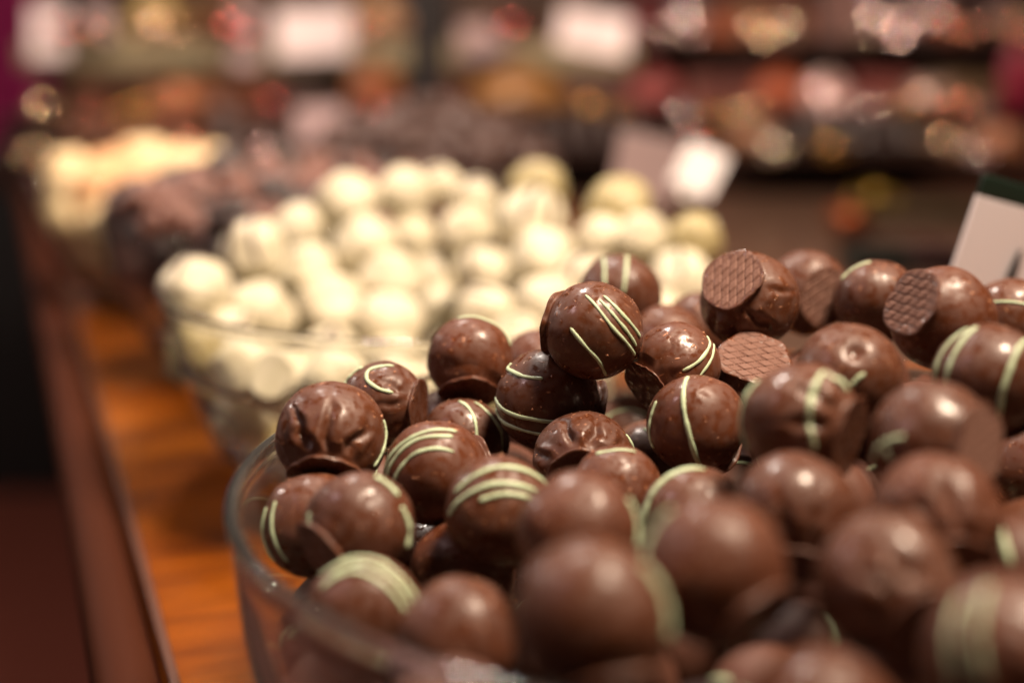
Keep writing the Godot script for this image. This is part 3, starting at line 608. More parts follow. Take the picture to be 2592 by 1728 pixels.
func milk_truffle(row: Dictionary, n: int) -> void:
	var o := row.duplicate()
	var b := basis_from(-row.base, rng.randf() * TAU)
	if row.has("grain"):
		var gy: Vector3 = -row.base.normalized()
		var gz: Vector3 = (row.grain - gy * gy.dot(row.grain)).normalized()
		b = Basis(gy.cross(gz), gy, gz)
	var inv := b.inverse()
	o.off = Vector3(n * 3.7, n * 1.3 + 5.0, n * 2.1)
	var dents := []
	for e in row.get("dents", []):
		dents.append([inv * e[0], e[1], e[2]])
	o.dents_local = dents
	if row.has("fold"):
		o.fold_local = inv * row.fold
	var root := thing("milk_chocolate_truffle", row.label, "truffle", row.at, "milk chocolate truffles heaped in the near glass bowl")
	root.basis = b
	var fine: bool = row.get("fine", false)
	part("shell", shell_mesh(o, 56 if fine else 34, 104 if fine else 60), M["milk%d" % (n % 3)], root)
	for s in row.get("strokes", []):
		var dirs := []
		for d in s:
			dirs.append(inv * d)
		part("drizzle", drizzle_mesh(dirs, o, 0.039 * row.get("line", 1.0)), M.mint, root)
	if row.has("stamp"):
		var w := part("waffle_base", waffle_mesh(row.r, row.get("foot", 0.35), row.stamp, o.off), M.waffle, root)
		w.set_meta("label", "flat round base stamped with a lozenge pattern")
	if row.has("crumbs"):
		part("crumbs", crumbs_mesh(o, 16 * int(row.crumbs)), M.crumb, root).set_meta("kind", "stuff")

func plain_truffle(kind_name: String, mat: Material, line: Material, n: int, lines: int, group: String, category: String) -> Node3D:
	var o := {"r": 0.0155, "off": Vector3(n * 5.1 + 40.0, n * 2.3, 7.0 + n), "pleats": 0.4 if n % 3 == 1 else 0.0, "foot": 0.4, "lumpy": 0.10 if n >= 10 else 0.04}
	var root := Node3D.new()
	root.set_meta("kind_name", kind_name)
	tag(root, "", category, group)
	part("shell", shell_mesh(o, 26, 44), mat, root)
	for k in lines:
		var dirs := []
		var axis := Vector3(rng.randf_range(-1, 1), rng.randf_range(-0.4, 0.4), rng.randf_range(-1, 1)).normalized()
		var side := axis.cross(Vector3.UP).normalized()
		var tilt := rng.randf_range(-0.5, 0.5)
		for q in 6:
			var a := -0.9 + 2.4 * q / 5.0
			dirs.append((side * sin(a) + Vector3.UP * cos(a) + axis * tilt).normalized())
		part("drizzle", drizzle_mesh(dirs, o, 0.05 if line != M.streak else 0.085), line, root)
	return root

func lump(kind_name: String, mat: Material, n: int, r: float, group: String, category: String, rough_: float, called: String) -> Node3D:
	var rows := []
	for i in 15:
		var th := PI * i / 14.0
		var row := PackedVector3Array()
		for j in 22:
			var ph := TAU * j / 22.0
			var d := Vector3(sin(th) * cos(ph), cos(th), sin(th) * sin(ph))
			var k := 1.0 + rough_ * (0.5 * nz.get_noise_3dv(d * 1.6 + Vector3(n * 9.0, 1, 2)) + 0.35 * absf(nz.get_noise_3dv(d * 4.0 + Vector3(n, 7, 4))))
			row.append(Vector3(d.x, d.y * 0.85, d.z * 1.1) * k * r)
		rows.append(row)
	var root := part(called, sheet(rows, true), mat, Node3D.new())
	root.get_parent().remove_child(root)
	root.set_meta("kind_name", kind_name)
	tag(root, "", category, group)
	return root

# ---------------------------------------------------------------- bowls
func bowl(label: String, at: Vector3, r: float, tall: float, ridge: float, taper: float) -> void:
	var root := thing("glass_bowl", label, "bowl", at, "glass bowls in a row along the counter")
	var outer := [Vector2(0.0, -1.0), Vector2(r - 0.066, -1.0), Vector2(r - 0.050, -0.985), Vector2(r - 0.036, -0.90), Vector2(r - 0.022, -0.74), Vector2(r - 0.012, -0.50), Vector2(r - 0.0065, -0.36)]
	var p := PackedVector2Array()
	for q in outer:
		p.append(Vector2(r - (r - q.x) * taper if q.x > 0.0 else 0.0, q.y * tall))
	if ridge > 0.0:
		p.append(Vector2(r - 0.0055 + ridge, -0.33 * tall))
		p.append(Vector2(r - 0.0035, -0.30 * tall))
	p.append_array(PackedVector2Array([Vector2(r - 0.002, -0.14 * tall), Vector2(r - 0.0008, -0.05 * tall), Vector2(r - 0.0002, -0.0018), Vector2(r - 0.0008, -0.0005), Vector2(r - 0.0022, 0.0), Vector2(r - 0.0036, -0.0005), Vector2(r - 0.0043, -0.0020), Vector2(r - 0.0045, -0.0040)]))
	var inner := [Vector2(r - 0.0040, -0.06), Vector2(r - 0.0058, -0.16), Vector2(r - 0.0098, -0.36), Vector2(r - 0.017, -0.52), Vector2(r - 0.027, -0.72), Vector2(r - 0.042, -0.86), Vector2(r - 0.062, -0.94), Vector2(0.0, -0.945)]
	for q in inner:
		p.append(Vector2(r - 0.0040 - (r - 0.0040 - q.x) * taper if q.x > 0.0 else 0.0, q.y * tall))
	part("glass_wall", lathe(smooth_profile(p, 4), 160), M.glass, root)

func heap(kind_name: String, protos: Array, at: Vector3, r: float, size: float, dome: float, label: String) -> void:
	# two layers of pieces on a domed surface inside the bowl
	var step := size * (1.75 if size < 0.015 else 2.05)
	for lay in 2:
		var n := int(r / step) + 1
		for i in range(-n, n + 1):
			for j in range(-n, n + 1):
				var x := (i + 0.5 * (j & 1) + 0.5 * lay) * step
				var z := j * step * 0.87 + lay * step * 0.5
				var q := sqrt(x * x + z * z) / (r - 0.004)
				if q > 1.0 - size * 0.8 / r:
					continue
				var y := -0.004 + dome * (1.0 - q * q) - lay * size * 1.5 + rng.randfn() * size * (0.32 if size < 0.015 else 0.4)
				var b := Basis(Vector3(rng.randfn(), rng.randfn(), rng.randfn()).normalized(), rng.randf() * TAU)
				copy_of(protos[rng.randi() % protos.size()], label, at + Vector3(x + rng.randfn() * size * 0.15, y, z + rng.randfn() * size * 0.15), b, rng.randf_range(0.85, 1.25))
	# pieces against the wall that faces the camera and the left
	for ring in 2:
		var rr := r - 0.010 - ring * 0.012 - size
		var m := int(TAU * rr / (size * 1.9))
		for k in m:
			var a := TAU * k / m + ring * 0.2
			if sin(a) < -0.35 and cos(a) > -0.5:
				continue
			var b := Basis(Vector3(rng.randfn(), rng.randfn(), rng.randfn()).normalized(), rng.randf() * TAU)
			copy_of(protos[rng.randi() % protos.size()], label, at + Vector3(cos(a) * rr, -0.022 - size * 1.5 * ring - size * 0.4, sin(a) * rr), b, rng.randf_range(0.9, 1.15))

# ---------------------------------------------------------------- the shop behind
func price_card(label: String, at: Vector3, w: float, h: float, turn: Vector3, mat: Material, group := "white price cards on the shelves behind") -> Node3D:
	var root := thing("price_card", label, "price card", at, group)
	root.rotation = turn
	part("panel", rounded(Vector3(w, h, 0.0016), 0.0007), mat, root)
	var peg := part("stand", rounded(Vector3(0.012, h * 0.35, 0.008), 0.002), M.steel, root)
	peg.position = Vector3(0, -0.006, -0.0052)
	return root

func carton(label: String, at: Vector3, size: Vector3, turn: float, c: Color, band: Color) -> void:
	var root := thing("sweet_box", label, "box", at, "boxes of sweets on the shelves behind")
	root.rotation.y = turn
	part("box_body", rounded(Vector3(size.x, size.y * 0.72, size.z), 0.003), plain(c, 0.4), root)
	var lid := part("lid", rounded(Vector3(size.x + 0.004, size.y * 0.28, size.z + 0.004), 0.003), plain(c, 0.35), root)
	lid.position.y = size.y * 0.722
	var rb := part("ribbon", rounded(Vector3(size.x * 0.16, size.y + 0.0032, size.z + 0.008), 0.002), plain(band, 0.35), root)
	rb.position.y = -0.0002

func foil_sweet(label: String, at: Vector3, r: float, c: Color, metal: float, rough_: float) -> void:
	var root := thing("wrapped_sweet", label, "sweet", at, "wrapped sweets behind")
	root.rotation = Vector3(0.2, rng.randf() * TAU, 0.15)
	var rows := []
	for i in 17:
		var th := PI * i / 16.0
		var row := PackedVector3Array()
		for j in 28:
			var ph := TAU * j / 28.0
			var d := Vector3(cos(th), sin(th) * cos(ph), sin(th) * sin(ph))
			row.append(d * r * (1.0 + 0.003 * nz.get_noise_3dv(d * 1.5 + at * 40.0)) + Vector3(0, r, 0))
		rows.append(row)
	var m := plain(c, rough_, metal)
	part("wrapper", sheet(rows, true), m, root)
	for s in [-1.0, 1.0]:
		var prof := PackedVector2Array([Vector2(r * 0.05, r * 0.9), Vector2(r * 0.16, r * 1.0), Vector2(r * 0.14, r * 1.15), Vector2(r * 0.42, r * 1.5), Vector2(r * 0.55, r * 1.75), Vector2(r * 0.50, r * 1.74), Vector2(r * 0.05, r * 1.2)])
		var tw := part("twist_end", lathe(prof, 20, 0.5), m, root)
		tw.rotation.z = -s * PI / 2
		tw.position.y = r

func sweet_bag(label: String, at: Vector3, size: Vector3, turn: float, c: Color, tie: Color) -> void:
	var root := thing("sweet_bag", label, "bag", at, "filled bags on the shelves behind")
	root.rotation.y = turn
	var rows := []
	for i in 19:
		var t := i / 18.0
		var k := pow(sin(PI * minf(t / 0.86, 1.0) * 0.94 + 0.12), 0.45) if t < 0.8 else 0.3 + 0.9 * absf(t - 0.84)
		if i == 0:
			k = 0.0
		var row := PackedVector3Array()
		for j in 28:
			var ph := TAU * j / 28.0
			var w := 1.0 + 0.12 * nz.get_noise_3d(cos(ph) * 1.4 + at.x * 30.0, t * 3.0, sin(ph) * 1.4) + (0.1 * sin(ph * 7.0) if t > 0.78 else 0.0)
			row.append(Vector3(cos(ph) * size.x * 0.5 * k * w, t * size.y, sin(ph) * size.z * 0.5 * k * w))
		rows.append(row)
	part("bag_body", sheet(rows, true), plain(c, 0.35), root)
	var prof := PackedVector2Array([Vector2(0.20, -0.02), Vector2(0.24, 0.0), Vector2(0.20, 0.02), Vector2(0.12, 0.02), Vector2(0.12, -0.02), Vector2(0.20, -0.02)])
	for q in prof.size():
		prof[q] = Vector2(prof[q].x * size.x, prof[q].y * size.y * 1.5)
	var t := part("tie", lathe(prof, 20), plain(tie, 0.4), root)
	t.position.y = size.y * 0.82
	t.scale.z = size.z / size.x

func tray_of(label: String, at: Vector3, w: float, d: float, c: Color, sweets: String, n: int) -> void:
	var root := thing("display_tray", label, "tray", at, "trays of chocolates on the step behind")
	part("tray_floor", rounded(Vector3(w, 0.006, d), 0.002), M.shelf, root)
	for s in [-1.0, 1.0]:
		var a := part("tray_side", rounded(Vector3(0.008, 0.022, d), 0.002), M.shelf, root)
		a.position = Vector3(s * (w * 0.5 + 0.0042), 0, 0)
		var b := part("tray_edge", rounded(Vector3(w + 0.018, 0.022, 0.008), 0.002), M.shelf, root)
		b.position = Vector3(0, 0, s * (d * 0.5 + 0.0042))
	var proto := lump("tray_chocolate", plain(c, 0.4), n, 0.014, "chocolates in the trays on the step", "chocolate", 0.5, "tray_chocolate")
	var k := int(w / 0.030)
	for i in k:
		for j in 3:
			var p := at + Vector3((i + 0.5 - k * 0.5) * 0.030, 0.018 + rng.randf() * 0.004 + 0.010 * (2 - j), -0.028 + (1 - j) * -0.002 + (j - 1) * 0.028)
			copy_of(proto, sweets, p, Basis(Vector3.UP, rng.randf() * TAU), 1.0)
	proto.free()

func cloth(label: String, at: Vector3, w: float, h: float) -> void:
	var rows := []
	for side in 2:
		for i in 13:
			var t := i / 12.0 if side == 0 else 1.0 - i / 12.0
			var row := PackedVector3Array()
			for j in 48:
				var u := j / 47.0
				var fold := 0.03 * sin(u * 26.0 + 0.6 * sin(t * 3.0)) * (0.4 + 0.6 * t) + 0.012 * sin(u * 61.0 + t)
				row.append(Vector3((u - 0.5) * w, h * (1.0 - t), fold - side * 0.004))
			rows.append(row)
	var o := part(numbered("fabric_drape"), sheet(rows, false, false), M.magenta, self)
	o.position = at
	tag(o, label, "drape")

func area(called: String, at: Vector3, to: Vector3, size: Vector2, energy: float, c: Color) -> void:
	var l := AreaLight3D.new()
	l.name = called
	l.area_size = size
	l.light_energy = energy
	l.light_color = c
	l.shadow_enabled = true
	add_child(l)
	l.look_at_from_position(at, to, Vector3.FORWARD if absf((to - at).normalized().y) > 0.95 else Vector3.UP)

# ---------------------------------------------------------------- scene
func _ready() -> void:
	rng.seed = 20240611
	nz.seed = 3
	nz.frequency = 1.0
	nz.fractal_type = FastNoiseLite.FRACTAL_NONE
	nz.noise_type = FastNoiseLite.TYPE_SIMPLEX_SMOOTH

	# camera: 50 mm lens at f/3, focused on the truffles in the middle of the near bowl
	var cam := Camera3D.new()
	cam.name = "camera"
	cam.position = Vector3(0, 1.137, 0)
	cam.rotation_degrees = Vector3(-13, 0, 0)
	cam.near = 0.02
	cam.far = 30.0
	var lens := CameraAttributesPhysical.new()
	lens.frustum_focal_length = 50.0
	lens.frustum_focus_distance = 0.455
	lens.frustum_near = 0.02
	lens.frustum_far = 30.0
	lens.exposure_aperture = 3.0
	cam.attributes = lens
	cam.fov = 26.99
	add_child(cam)
	cam.current = true
	var we := WorldEnvironment.new()
	var env := Environment.new()
	env.background_mode = Environment.BG_COLOR
	env.background_color = Color(0.30, 0.25, 0.24)
	env.background_energy_multiplier = 0.05
	env.tonemap_mode = Environment.TONE_MAPPER_LINEAR
	env.tonemap_exposure = 1.0
	env.sdfgi_enabled = true
	env.ssao_enabled = true
	env.ssil_enabled = true
	we.environment = env
	add_child(we)
	# shop lamps above the counter, above the far bowls and above the shelves
	var spot := SpotLight3D.new()
	spot.name = "counter_spot"
	spot.light_energy = 4.3
	spot.light_color = Color(1.0, 0.89, 0.78)
	spot.light_size = 0.19
	spot.spot_range = 6.0
	spot.spot_attenuation = 2.0
	spot.spot_angle = 34.0
	spot.spot_angle_attenuation = 1.0
	spot.shadow_enabled = true
	add_child(spot)
	spot.look_at_from_position(Vector3(0.40, 2.07, -0.34), Vector3(-0.03, 1.02, -0.62), Vector3.FORWARD)
	area("bowl_lamp", Vector3(-0.22, 1.95, -1.12), Vector3(-0.2, 1.0, -1.15), Vector2(0.14, 0.14), 0.95, Color(1.0, 0.95, 0.90))
	area("aisle_lamp", Vector3(-0.80, 1.84, -0.35), Vector3(0.05, 1.0, -0.42), Vector2(0.3, 0.3), 0.27, Color(1.0, 0.86, 0.86))
	for k in 3:
		var far := OmniLight3D.new()
		far.name = "far_lamp" if k == 0 else "far_lamp_%03d" % k
		far.light_energy = 0.26
		far.light_color = Color(1.0, 0.94, 0.9)
		far.light_size = 0.017
		far.omni_range = 8.0
		far.omni_attenuation = 2.0
		far.shadow_enabled = true
		far.position = Vector3(-1.50 - 0.26 * k, 1.95, -1.55 - 0.30 * k)
		add_child(far)
	for k in 4:
		area("shelf_lamp" if k == 0 else "shelf_lamp_%03d" % k, Vector3(-0.75 + 0.5 * k, 1.95, -1.3), Vector3(-0.55 + 0.4 * k, 1.05, -2.15), Vector2(0.07, 0.07), 0.70, Color(1.0, 0.86, 0.76))
	make_materials()

	# the setting
	structure("floor", rounded(Vector3(9, 0.05, 9), 0.001), M.floor, Vector3(-1, -0.05, -2.5))
	var along := Vector3(-0.336, 0, -0.942)
	var turn := atan2(-along.x, -along.z)
	counter(along, turn)
	shop()

	# the bowls
	bowl("large clear glass bowl of milk chocolate truffles, nearest the camera", Vector3(0.076, 1.005, -0.402), 0.159, 0.103, 0.0, 0.6)
	bowl("clear glass bowl with a moulded ridge, full of white truffles", Vector3(-0.031, 1.005, -0.716), 0.146, 0.103, 0.003, 1.0)
	bowl("glass bowl of dark chocolate clusters behind the white truffles", Vector3(-0.150, 1.005, -0.972), 0.130, 0.103, 0.0, 1.0)
	bowl("glass bowl of cream coloured sweets at the far left of the row", Vector3(-0.295, 1.005, -1.19), 0.105, 0.103, 0.0, 1.0)
	bowl("glass bowl of the darkest chocolates, farthest back behind the white truffles", Vector3(-0.075, 1.005, -1.27), 0.118, 0.103, 0.0, 1.0)

	# truffles in the near bowl
	var n := 0
	for row in MILK:
		milk_truffle(row, n)
		n += 1
	var milk_group := "milk chocolate truffles heaped in the near glass bowl"
	var protos := []
	for k in 4:
		protos.append(plain_truffle("milk_chocolate_truffle", M.under, M.mint, k, [0, 2, 3, 1][k], milk_group, "truffle"))
	for p in UNDER_MILK:
		copy_of(protos[rng.randi() % 4], "milk chocolate truffle buried under the heap in the near bowl", p, Basis(Vector3(rng.randfn(), rng.randfn(), rng.randfn()).normalized(), rng.randf() * TAU), 0.95)

	# white truffles
	var wg := "white chocolate truffles heaped in the second glass bowl"
	var wp := []
	for k in 5:
		wp.append(plain_truffle("white_chocolate_truffle", M.yellow if k == 4 else M.white, M.streak if k in [1, 3] else M.white, k + 10, [0, 2, 3, 1, 1][k], wg, "truffle"))
	for row in WHITE:
		var l: String = row.label
		var k: int = 4 if l.contains("yellow") else (1 if l.contains("streak") or l.contains("brown") or l.contains("banded") else (3 if l.contains("smudge") or l.contains("grey") else [0, 2, 0][rng.randi() % 3]))
		copy_of(wp[k], l, row.at, basis_from(Vector3(rng.randfn() * 0.5, 1.0, rng.randfn() * 0.5), rng.randf() * TAU), row.r / 0.0142)
	for p in UNDER_WHITE:
		copy_of(wp[[0, 2, 4, 1][rng.randi() % 4]], "white truffle deeper in the second bowl, under the upper ones", p, Basis(Vector3(rng.randfn(), rng.randfn(), rng.randfn()).normalized(), rng.randf() * TAU), 0.95)

	# dark clusters and cream sweets
	var dp := []
	for k in 4:
		dp.append(lump("chocolate_cluster", M.dark if k % 2 else M.dark2, k, 0.0115, "dark chocolate clusters in the third bowl", "chocolate", 0.75, "chocolate_cluster"))
	heap("chocolate_cluster", dp, Vector3(-0.150, 1.005, -0.972), 0.130, 0.0115, 0.028, "dark chocolate cluster heaped in the third glass bowl")
	var kp := []
	for k in 3:
		kp.append(lump("dark_chocolate", M.dark3, k + 20, 0.0135, "darkest chocolates in the fifth bowl", "chocolate", 0.5, "dark_chocolate"))
	heap("dark_chocolate", kp, Vector3(-0.075, 1.005, -1.27), 0.118, 0.0135, 0.045, "near black chocolate heaped in the farthest bowl at the back")
	var cp := []
	for k in 3:
		cp.append(lump("cream_sweet", M.peach if k == 2 else M.cream, k + 9, 0.0185, "cream coloured sweets in the fourth bowl", "sweet", 0.25, "cream_sweet"))
	heap("cream_sweet", cp, Vector3(-0.295, 1.005, -1.19), 0.105, 0.0185, 0.004, "round cream coloured sweet heaped in the bowl at the far left")
	for p in protos + wp + dp + cp + kp:
		p.free()
	near_card()

func counter(along: Vector3, turn: float) -> void:
	# counter top: a slab whose left edge carries a rounded wooden lip
	var start := Vector3(-0.127, 0, -0.475) - along * 1.2
	var side := Vector3(0.942, 0, -0.336)
	var mid := start + along * 1.75 + side * 1.5
	var top := structure("counter_top", rounded(Vector3(3.0, 0.04, 3.5), 0.003), M.counter, Vector3(mid.x, 0.86, mid.z))
	top.rotation.y = turn
	structure("display_board", rounded(Vector3(1.3, 0.008, 0.93), 0.003), M.board, Vector3(0.72, 0.9, -1.37))
	var body := structure("counter_body", rounded(Vector3(2.8, 0.855, 3.3), 0.004), M.shelf, Vector3(mid.x + 0.02, 0.002, mid.z))
	body.rotation.y = turn
	var prof := []
	for i in 2:
		var row := PackedVector3Array()
		for k in 20:
			var a := TAU * k / 20.0
			row.append(Vector3(cos(a) * 0.012 * (1.0 if absf(cos(a)) < 0.95 else 0.99), sin(a) * 0.012, -1.75 + 3.5 * i))
		prof.append(row)
	var lp := start + along * 1.75 - side * 0.013
	var lip := structure("counter_lip", sheet(prof, true), M.lip, Vector3(lp.x, 0.899, lp.z))
	lip.rotation.y = turn
	var sp := start + along * 1.75 + side * 0.004
	var strip := structure("counter_strip", rounded(Vector3(0.004, 0.003, 3.5), 0.001), M.strip, Vector3(sp.x, 0.9005, sp.z))
	strip.rotation.y = turn

func near_card() -> void:
	var root := thing("price_card", "white card with dark green top and metal clip behind the right truffles", "price card", Vector3(0.2066, 1.0101, -0.5865), "")
	root.rotation = Vector3(0.119, 0.551, -0.244)
	part("panel", rounded(Vector3(0.084, 0.048, 0.0012), 0.0005), plain(srgb(240, 234, 240), 0.5), root)
	var strip := part("header_strip", rounded(Vector3(0.0842, 0.0085, 0.0013), 0.0005), plain(srgb(24, 44, 36), 0.45), root)
	strip.position.y = 0.0483
	var pts := PackedVector3Array()
	var ups := PackedVector3Array()
	var wd := PackedFloat32Array()
	for i in 15:
		pts.append(Vector3(-0.0068, -0.05 + 0.0812 * i / 14.0, 0.0024))
		ups.append(Vector3(0, 0, 1))
		wd.append(0.0026 * (1.0 if i < 13 else [0.85, 0.35][i - 13]))
	part("clip", strand(pts, ups, wd, 0.55, 12), plain(srgb(84, 80, 78), 0.3, 1.0), root)

func shop() -> void:
	var root: Node3D
	var rod: MeshInstance3D
	structure("shelf_back", rounded(Vector3(2.0400, 0.9970, 0.0200), 0.003), M.shelf, Vector3(0.2800, 0.9030, -2.6072))
	structure("shelf_board", rounded(Vector3(2.0400, 0.0180, 0.4000), 0.003), M.shelf, Vector3(0.2800, 1.0785, -2.3972))
	structure("shelf_step", rounded(Vector3(2.0400, 0.0859, 0.5265), 0.003), M.shelf, Vector3(0.2800, 0.9030, -2.3330))
	structure("display_step", rounded(Vector3(2.0200, 0.0514, 0.1599), 0.003), M.shelf, Vector3(0.2900, 0.9030, -1.9878))
	tag(part(numbered("price_rail"), rounded(Vector3(0.601, 0.040, 0.006), 0.002), M.rail, self), "greenish grey rail along the shelf edge, left of the dark post", "price rail", "price rails on the shelf edge")
	get_child(get_child_count() - 1).position = Vector3(-0.4406, 1.0539, -2.1892)
	tag(part(numbered("price_rail"), rounded(Vector3(0.293, 0.040, 0.006), 0.002), M.rail, self), "greenish grey rail along the shelf edge, right of the dark post", "price rail", "price rails on the shelf edge")
	get_child(get_child_count() - 1).position = Vector3(0.0393, 1.0539, -2.1892)
	tag(part(numbered("shelf_post"), rounded(Vector3(0.044, 0.396, 0.03), 0.004), M.black, self), "dark upright post of the shelving left of the middle", "post")
	get_child(get_child_count() - 1).position = Vector3(-0.1099, 0.9549, -1.8873)
	price_card("white price card at the left end of the shelf rail", Vector3(-0.6775, 1.0724, -2.1198), 0.056, 0.076, Vector3(-0.20, 0.00, 0.00), M.paper)
	price_card("small pinkish card beside the left end card", Vector3(-0.6191, 1.0974, -2.1666), 0.039, 0.049, Vector3(-0.20, 0.00, 0.00), M.greypaper)
	foil_sweet("round yellow sweet on the shelf above the left rail", Vector3(-0.5529, 1.0965, -2.2485), 0.0337, srgb(193, 169, 105), 0.0, 0.18)
	carton("tan box on the shelf beside the round yellow sweet", Vector3(-0.4863, 1.0965, -2.2998), Vector3(0.103, 0.065, 0.080), 0.10, srgb(107, 79, 47), srgb(72, 51, 29))
	price_card("narrow pinkish card left of the wide white card", Vector3(-0.3922, 1.0593, -2.1168), 0.039, 0.089, Vector3(-0.20, 0.00, 0.00), M.greypaper)
	price_card("wide white price card left of the dark post", Vector3(-0.2877, 1.0733, -2.1097), 0.111, 0.070, Vector3(-0.20, 0.00, 0.03), M.paper)
	foil_sweet("peach coloured round sweet left of the dark post", Vector3(-0.2047, 1.0965, -2.2485), 0.0303, srgb(174, 137, 102), 0.0, 0.18)
	foil_sweet("pale wrapped sweet beside the dark post", Vector3(-0.1798, 1.0965, -2.2998), 0.0241, srgb(235, 214, 208), 0.6, 0.05)
	price_card("dull pinkish card right of the dark post", Vector3(-0.0428, 1.0705, -2.1604), 0.071, 0.052, Vector3(-0.20, 0.00, 0.04), M.greypaper)
	price_card("tilted white card, brightest on the top shelf", Vector3(0.1107, 1.083, -2.0607), 0.102, 0.059, Vector3(-0.35, 0.00, -0.18), M.paper)
	foil_sweet("silvery wrapped sweet right of the tilted white card", Vector3(0.2557, 1.0965, -2.1664), 0.0292, srgb(233, 214, 211), 0.8, 0.05)
	carton("red box behind the silvery sweet", Vector3(0.2331, 1.0965, -2.3306), Vector3(0.105, 0.063, 0.080), 0.10, srgb(88, 23, 28), srgb(52, 11, 14))
	carton("long orange box on the top shelf", Vector3(0.3678, 1.0965, -2.2998), Vector3(0.186, 0.048, 0.080), 0.10, srgb(135, 72, 45), srgb(146, 102, 64))
	carton("grey brown box at the back of the top shelf", Vector3(0.0245, 1.0965, -2.4025), Vector3(0.237, 0.079, 0.080), 0.10, srgb(74, 56, 46), srgb(55, 42, 34))
	carton("brown box at the back behind the wide white card", Vector3(-0.335, 1.0965, -2.4538), Vector3(0.309, 0.088, 0.080), 0.10, srgb(67, 46, 31), srgb(48, 32, 21))
	carton("pinkish upright box on the top shelf", Vector3(0.5044, 1.0965, -2.2485), Vector3(0.047, 0.081, 0.050), 0.20, srgb(124, 97, 91), srgb(98, 65, 60))
	foil_sweet("pale silvery sweet next to the pinkish upright box", Vector3(0.5423, 1.0965, -2.1972), 0.0290, srgb(228, 201, 198), 0.8, 0.05)
	foil_sweet("pale silvery sweet, second in the top right group", Vector3(0.6066, 1.0965, -2.228), 0.0267, srgb(228, 201, 198), 0.8, 0.05)
	foil_sweet("pale silvery sweet, third in the top right group", Vector3(0.6589, 1.0965, -2.2588), 0.0284, srgb(228, 201, 198), 0.8, 0.05)
	foil_sweet("pale sweet alone near the top right corner", Vector3(0.7845, 1.0965, -2.2896), 0.0274, srgb(228, 201, 198), 0.8, 0.05)
	carton("dark brown box at the top right", Vector3(0.7562, 1.0965, -2.3511), Vector3(0.162, 0.077, 0.080), 0.10, srgb(36, 20, 17), srgb(24, 13, 12))
	carton("brown box on the lower shelf at the left", Vector3(-0.575, 0.9889, -2.1416), Vector3(0.149, 0.058, 0.080), 0.10, srgb(78, 47, 27), srgb(54, 30, 18))
	foil_sweet("round orange sweet on the lower left shelf", Vector3(-0.4736, 0.9889, -2.08), 0.0271, srgb(179, 121, 81), 0.3, 0.09)
	carton("rust orange box beside the round orange sweet", Vector3(-0.4095, 0.9889, -2.1416), Vector3(0.110, 0.055, 0.080), 0.10, srgb(105, 59, 31), srgb(72, 39, 23))
	carton("greyish brown box in the middle of the lower shelf", Vector3(-0.3199, 0.9889, -2.1724), Vector3(0.079, 0.053, 0.080), 0.10, srgb(67, 49, 43), srgb(49, 35, 30))
	sweet_bag("orange bag on the lower shelf beside the dark post", Vector3(-0.1983, 0.9889, -2.0697), Vector3(0.082, 0.085, 0.057), 0.20, srgb(135, 77, 36), srgb(88, 40, 18))
	sweet_bag("wide amber bag right of the dark post", Vector3(0.0088, 0.9889, -2.0697), Vector3(0.144, 0.075, 0.101), 0.20, srgb(152, 108, 59), srgb(120, 71, 32))
	carton("rust box between the dark post and the amber bag", Vector3(-0.0649, 0.9889, -2.1211), Vector3(0.071, 0.058, 0.080), 0.10, srgb(101, 55, 38), srgb(72, 39, 28))
	carton("mauve box right of the amber bag", Vector3(0.1183, 0.9889, -2.1211), Vector3(0.084, 0.061, 0.080), 0.10, srgb(99, 72, 68), srgb(74, 52, 49))
	sweet_bag("salmon red bag on the lower shelf", Vector3(0.2063, 0.9889, -2.1005), Vector3(0.083, 0.073, 0.058), 0.20, srgb(126, 57, 55), srgb(88, 29, 29))
	carton("dusty pink box right of the salmon bag", Vector3(0.3076, 0.9889, -2.1416), Vector3(0.110, 0.058, 0.080), 0.10, srgb(108, 66, 60), srgb(78, 44, 40))
	sweet_bag("bright orange bag on the right lower shelf", Vector3(0.3872, 0.9889, -2.08), Vector3(0.088, 0.073, 0.062), 0.20, srgb(145, 72, 42), srgb(106, 41, 24))
	foil_sweet("large pale pink wrapped sweet beside the bright orange bag", Vector3(0.4508, 0.9889, -2.0389), 0.0334, srgb(246, 215, 208), 0.5, 0.05)
	carton("coral box right of the pale pink sweet", Vector3(0.5394, 0.9889, -2.1211), Vector3(0.071, 0.058, 0.080), 0.10, srgb(125, 70, 66), srgb(96, 45, 41))
	foil_sweet("greyish wrapped sweet right of the coral box", Vector3(0.5864, 0.9889, -2.0595), 0.0281, srgb(209, 181, 169), 0.6, 0.05)
	carton("tan box at the right of the lower shelf", Vector3(0.6615, 0.9889, -2.1211), Vector3(0.077, 0.055, 0.080), 0.10, srgb(109, 89, 67), srgb(80, 61, 45))
	sweet_bag("crimson bag at the right picture edge", Vector3(0.7025, 0.9889, -1.9979), Vector3(0.055, 0.127, 0.038), 0.20, srgb(116, 25, 47), srgb(70, 12, 27))
	foil_sweet("small foil wrapped sweet glinting along the front of the top shelf", Vector3(-0.6549, 1.0965, -2.136), 0.0165, srgb(179, 94, 86), 0.8, 0.06)
	foil_sweet("small foil wrapped sweet glinting along the front of the top shelf", Vector3(-0.6119, 1.0965, -2.1142), 0.0152, srgb(205, 151, 117), 0.8, 0.06)
	foil_sweet("small foil wrapped sweet glinting along the front of the top shelf", Vector3(-0.5173, 1.0965, -2.0971), 0.0214, srgb(224, 190, 156), 0.8, 0.06)
	foil_sweet("small foil wrapped sweet glinting along the front of the top shelf", Vector3(-0.4172, 1.0965, -2.1169), 0.0213, srgb(179, 94, 86), 0.8, 0.06)
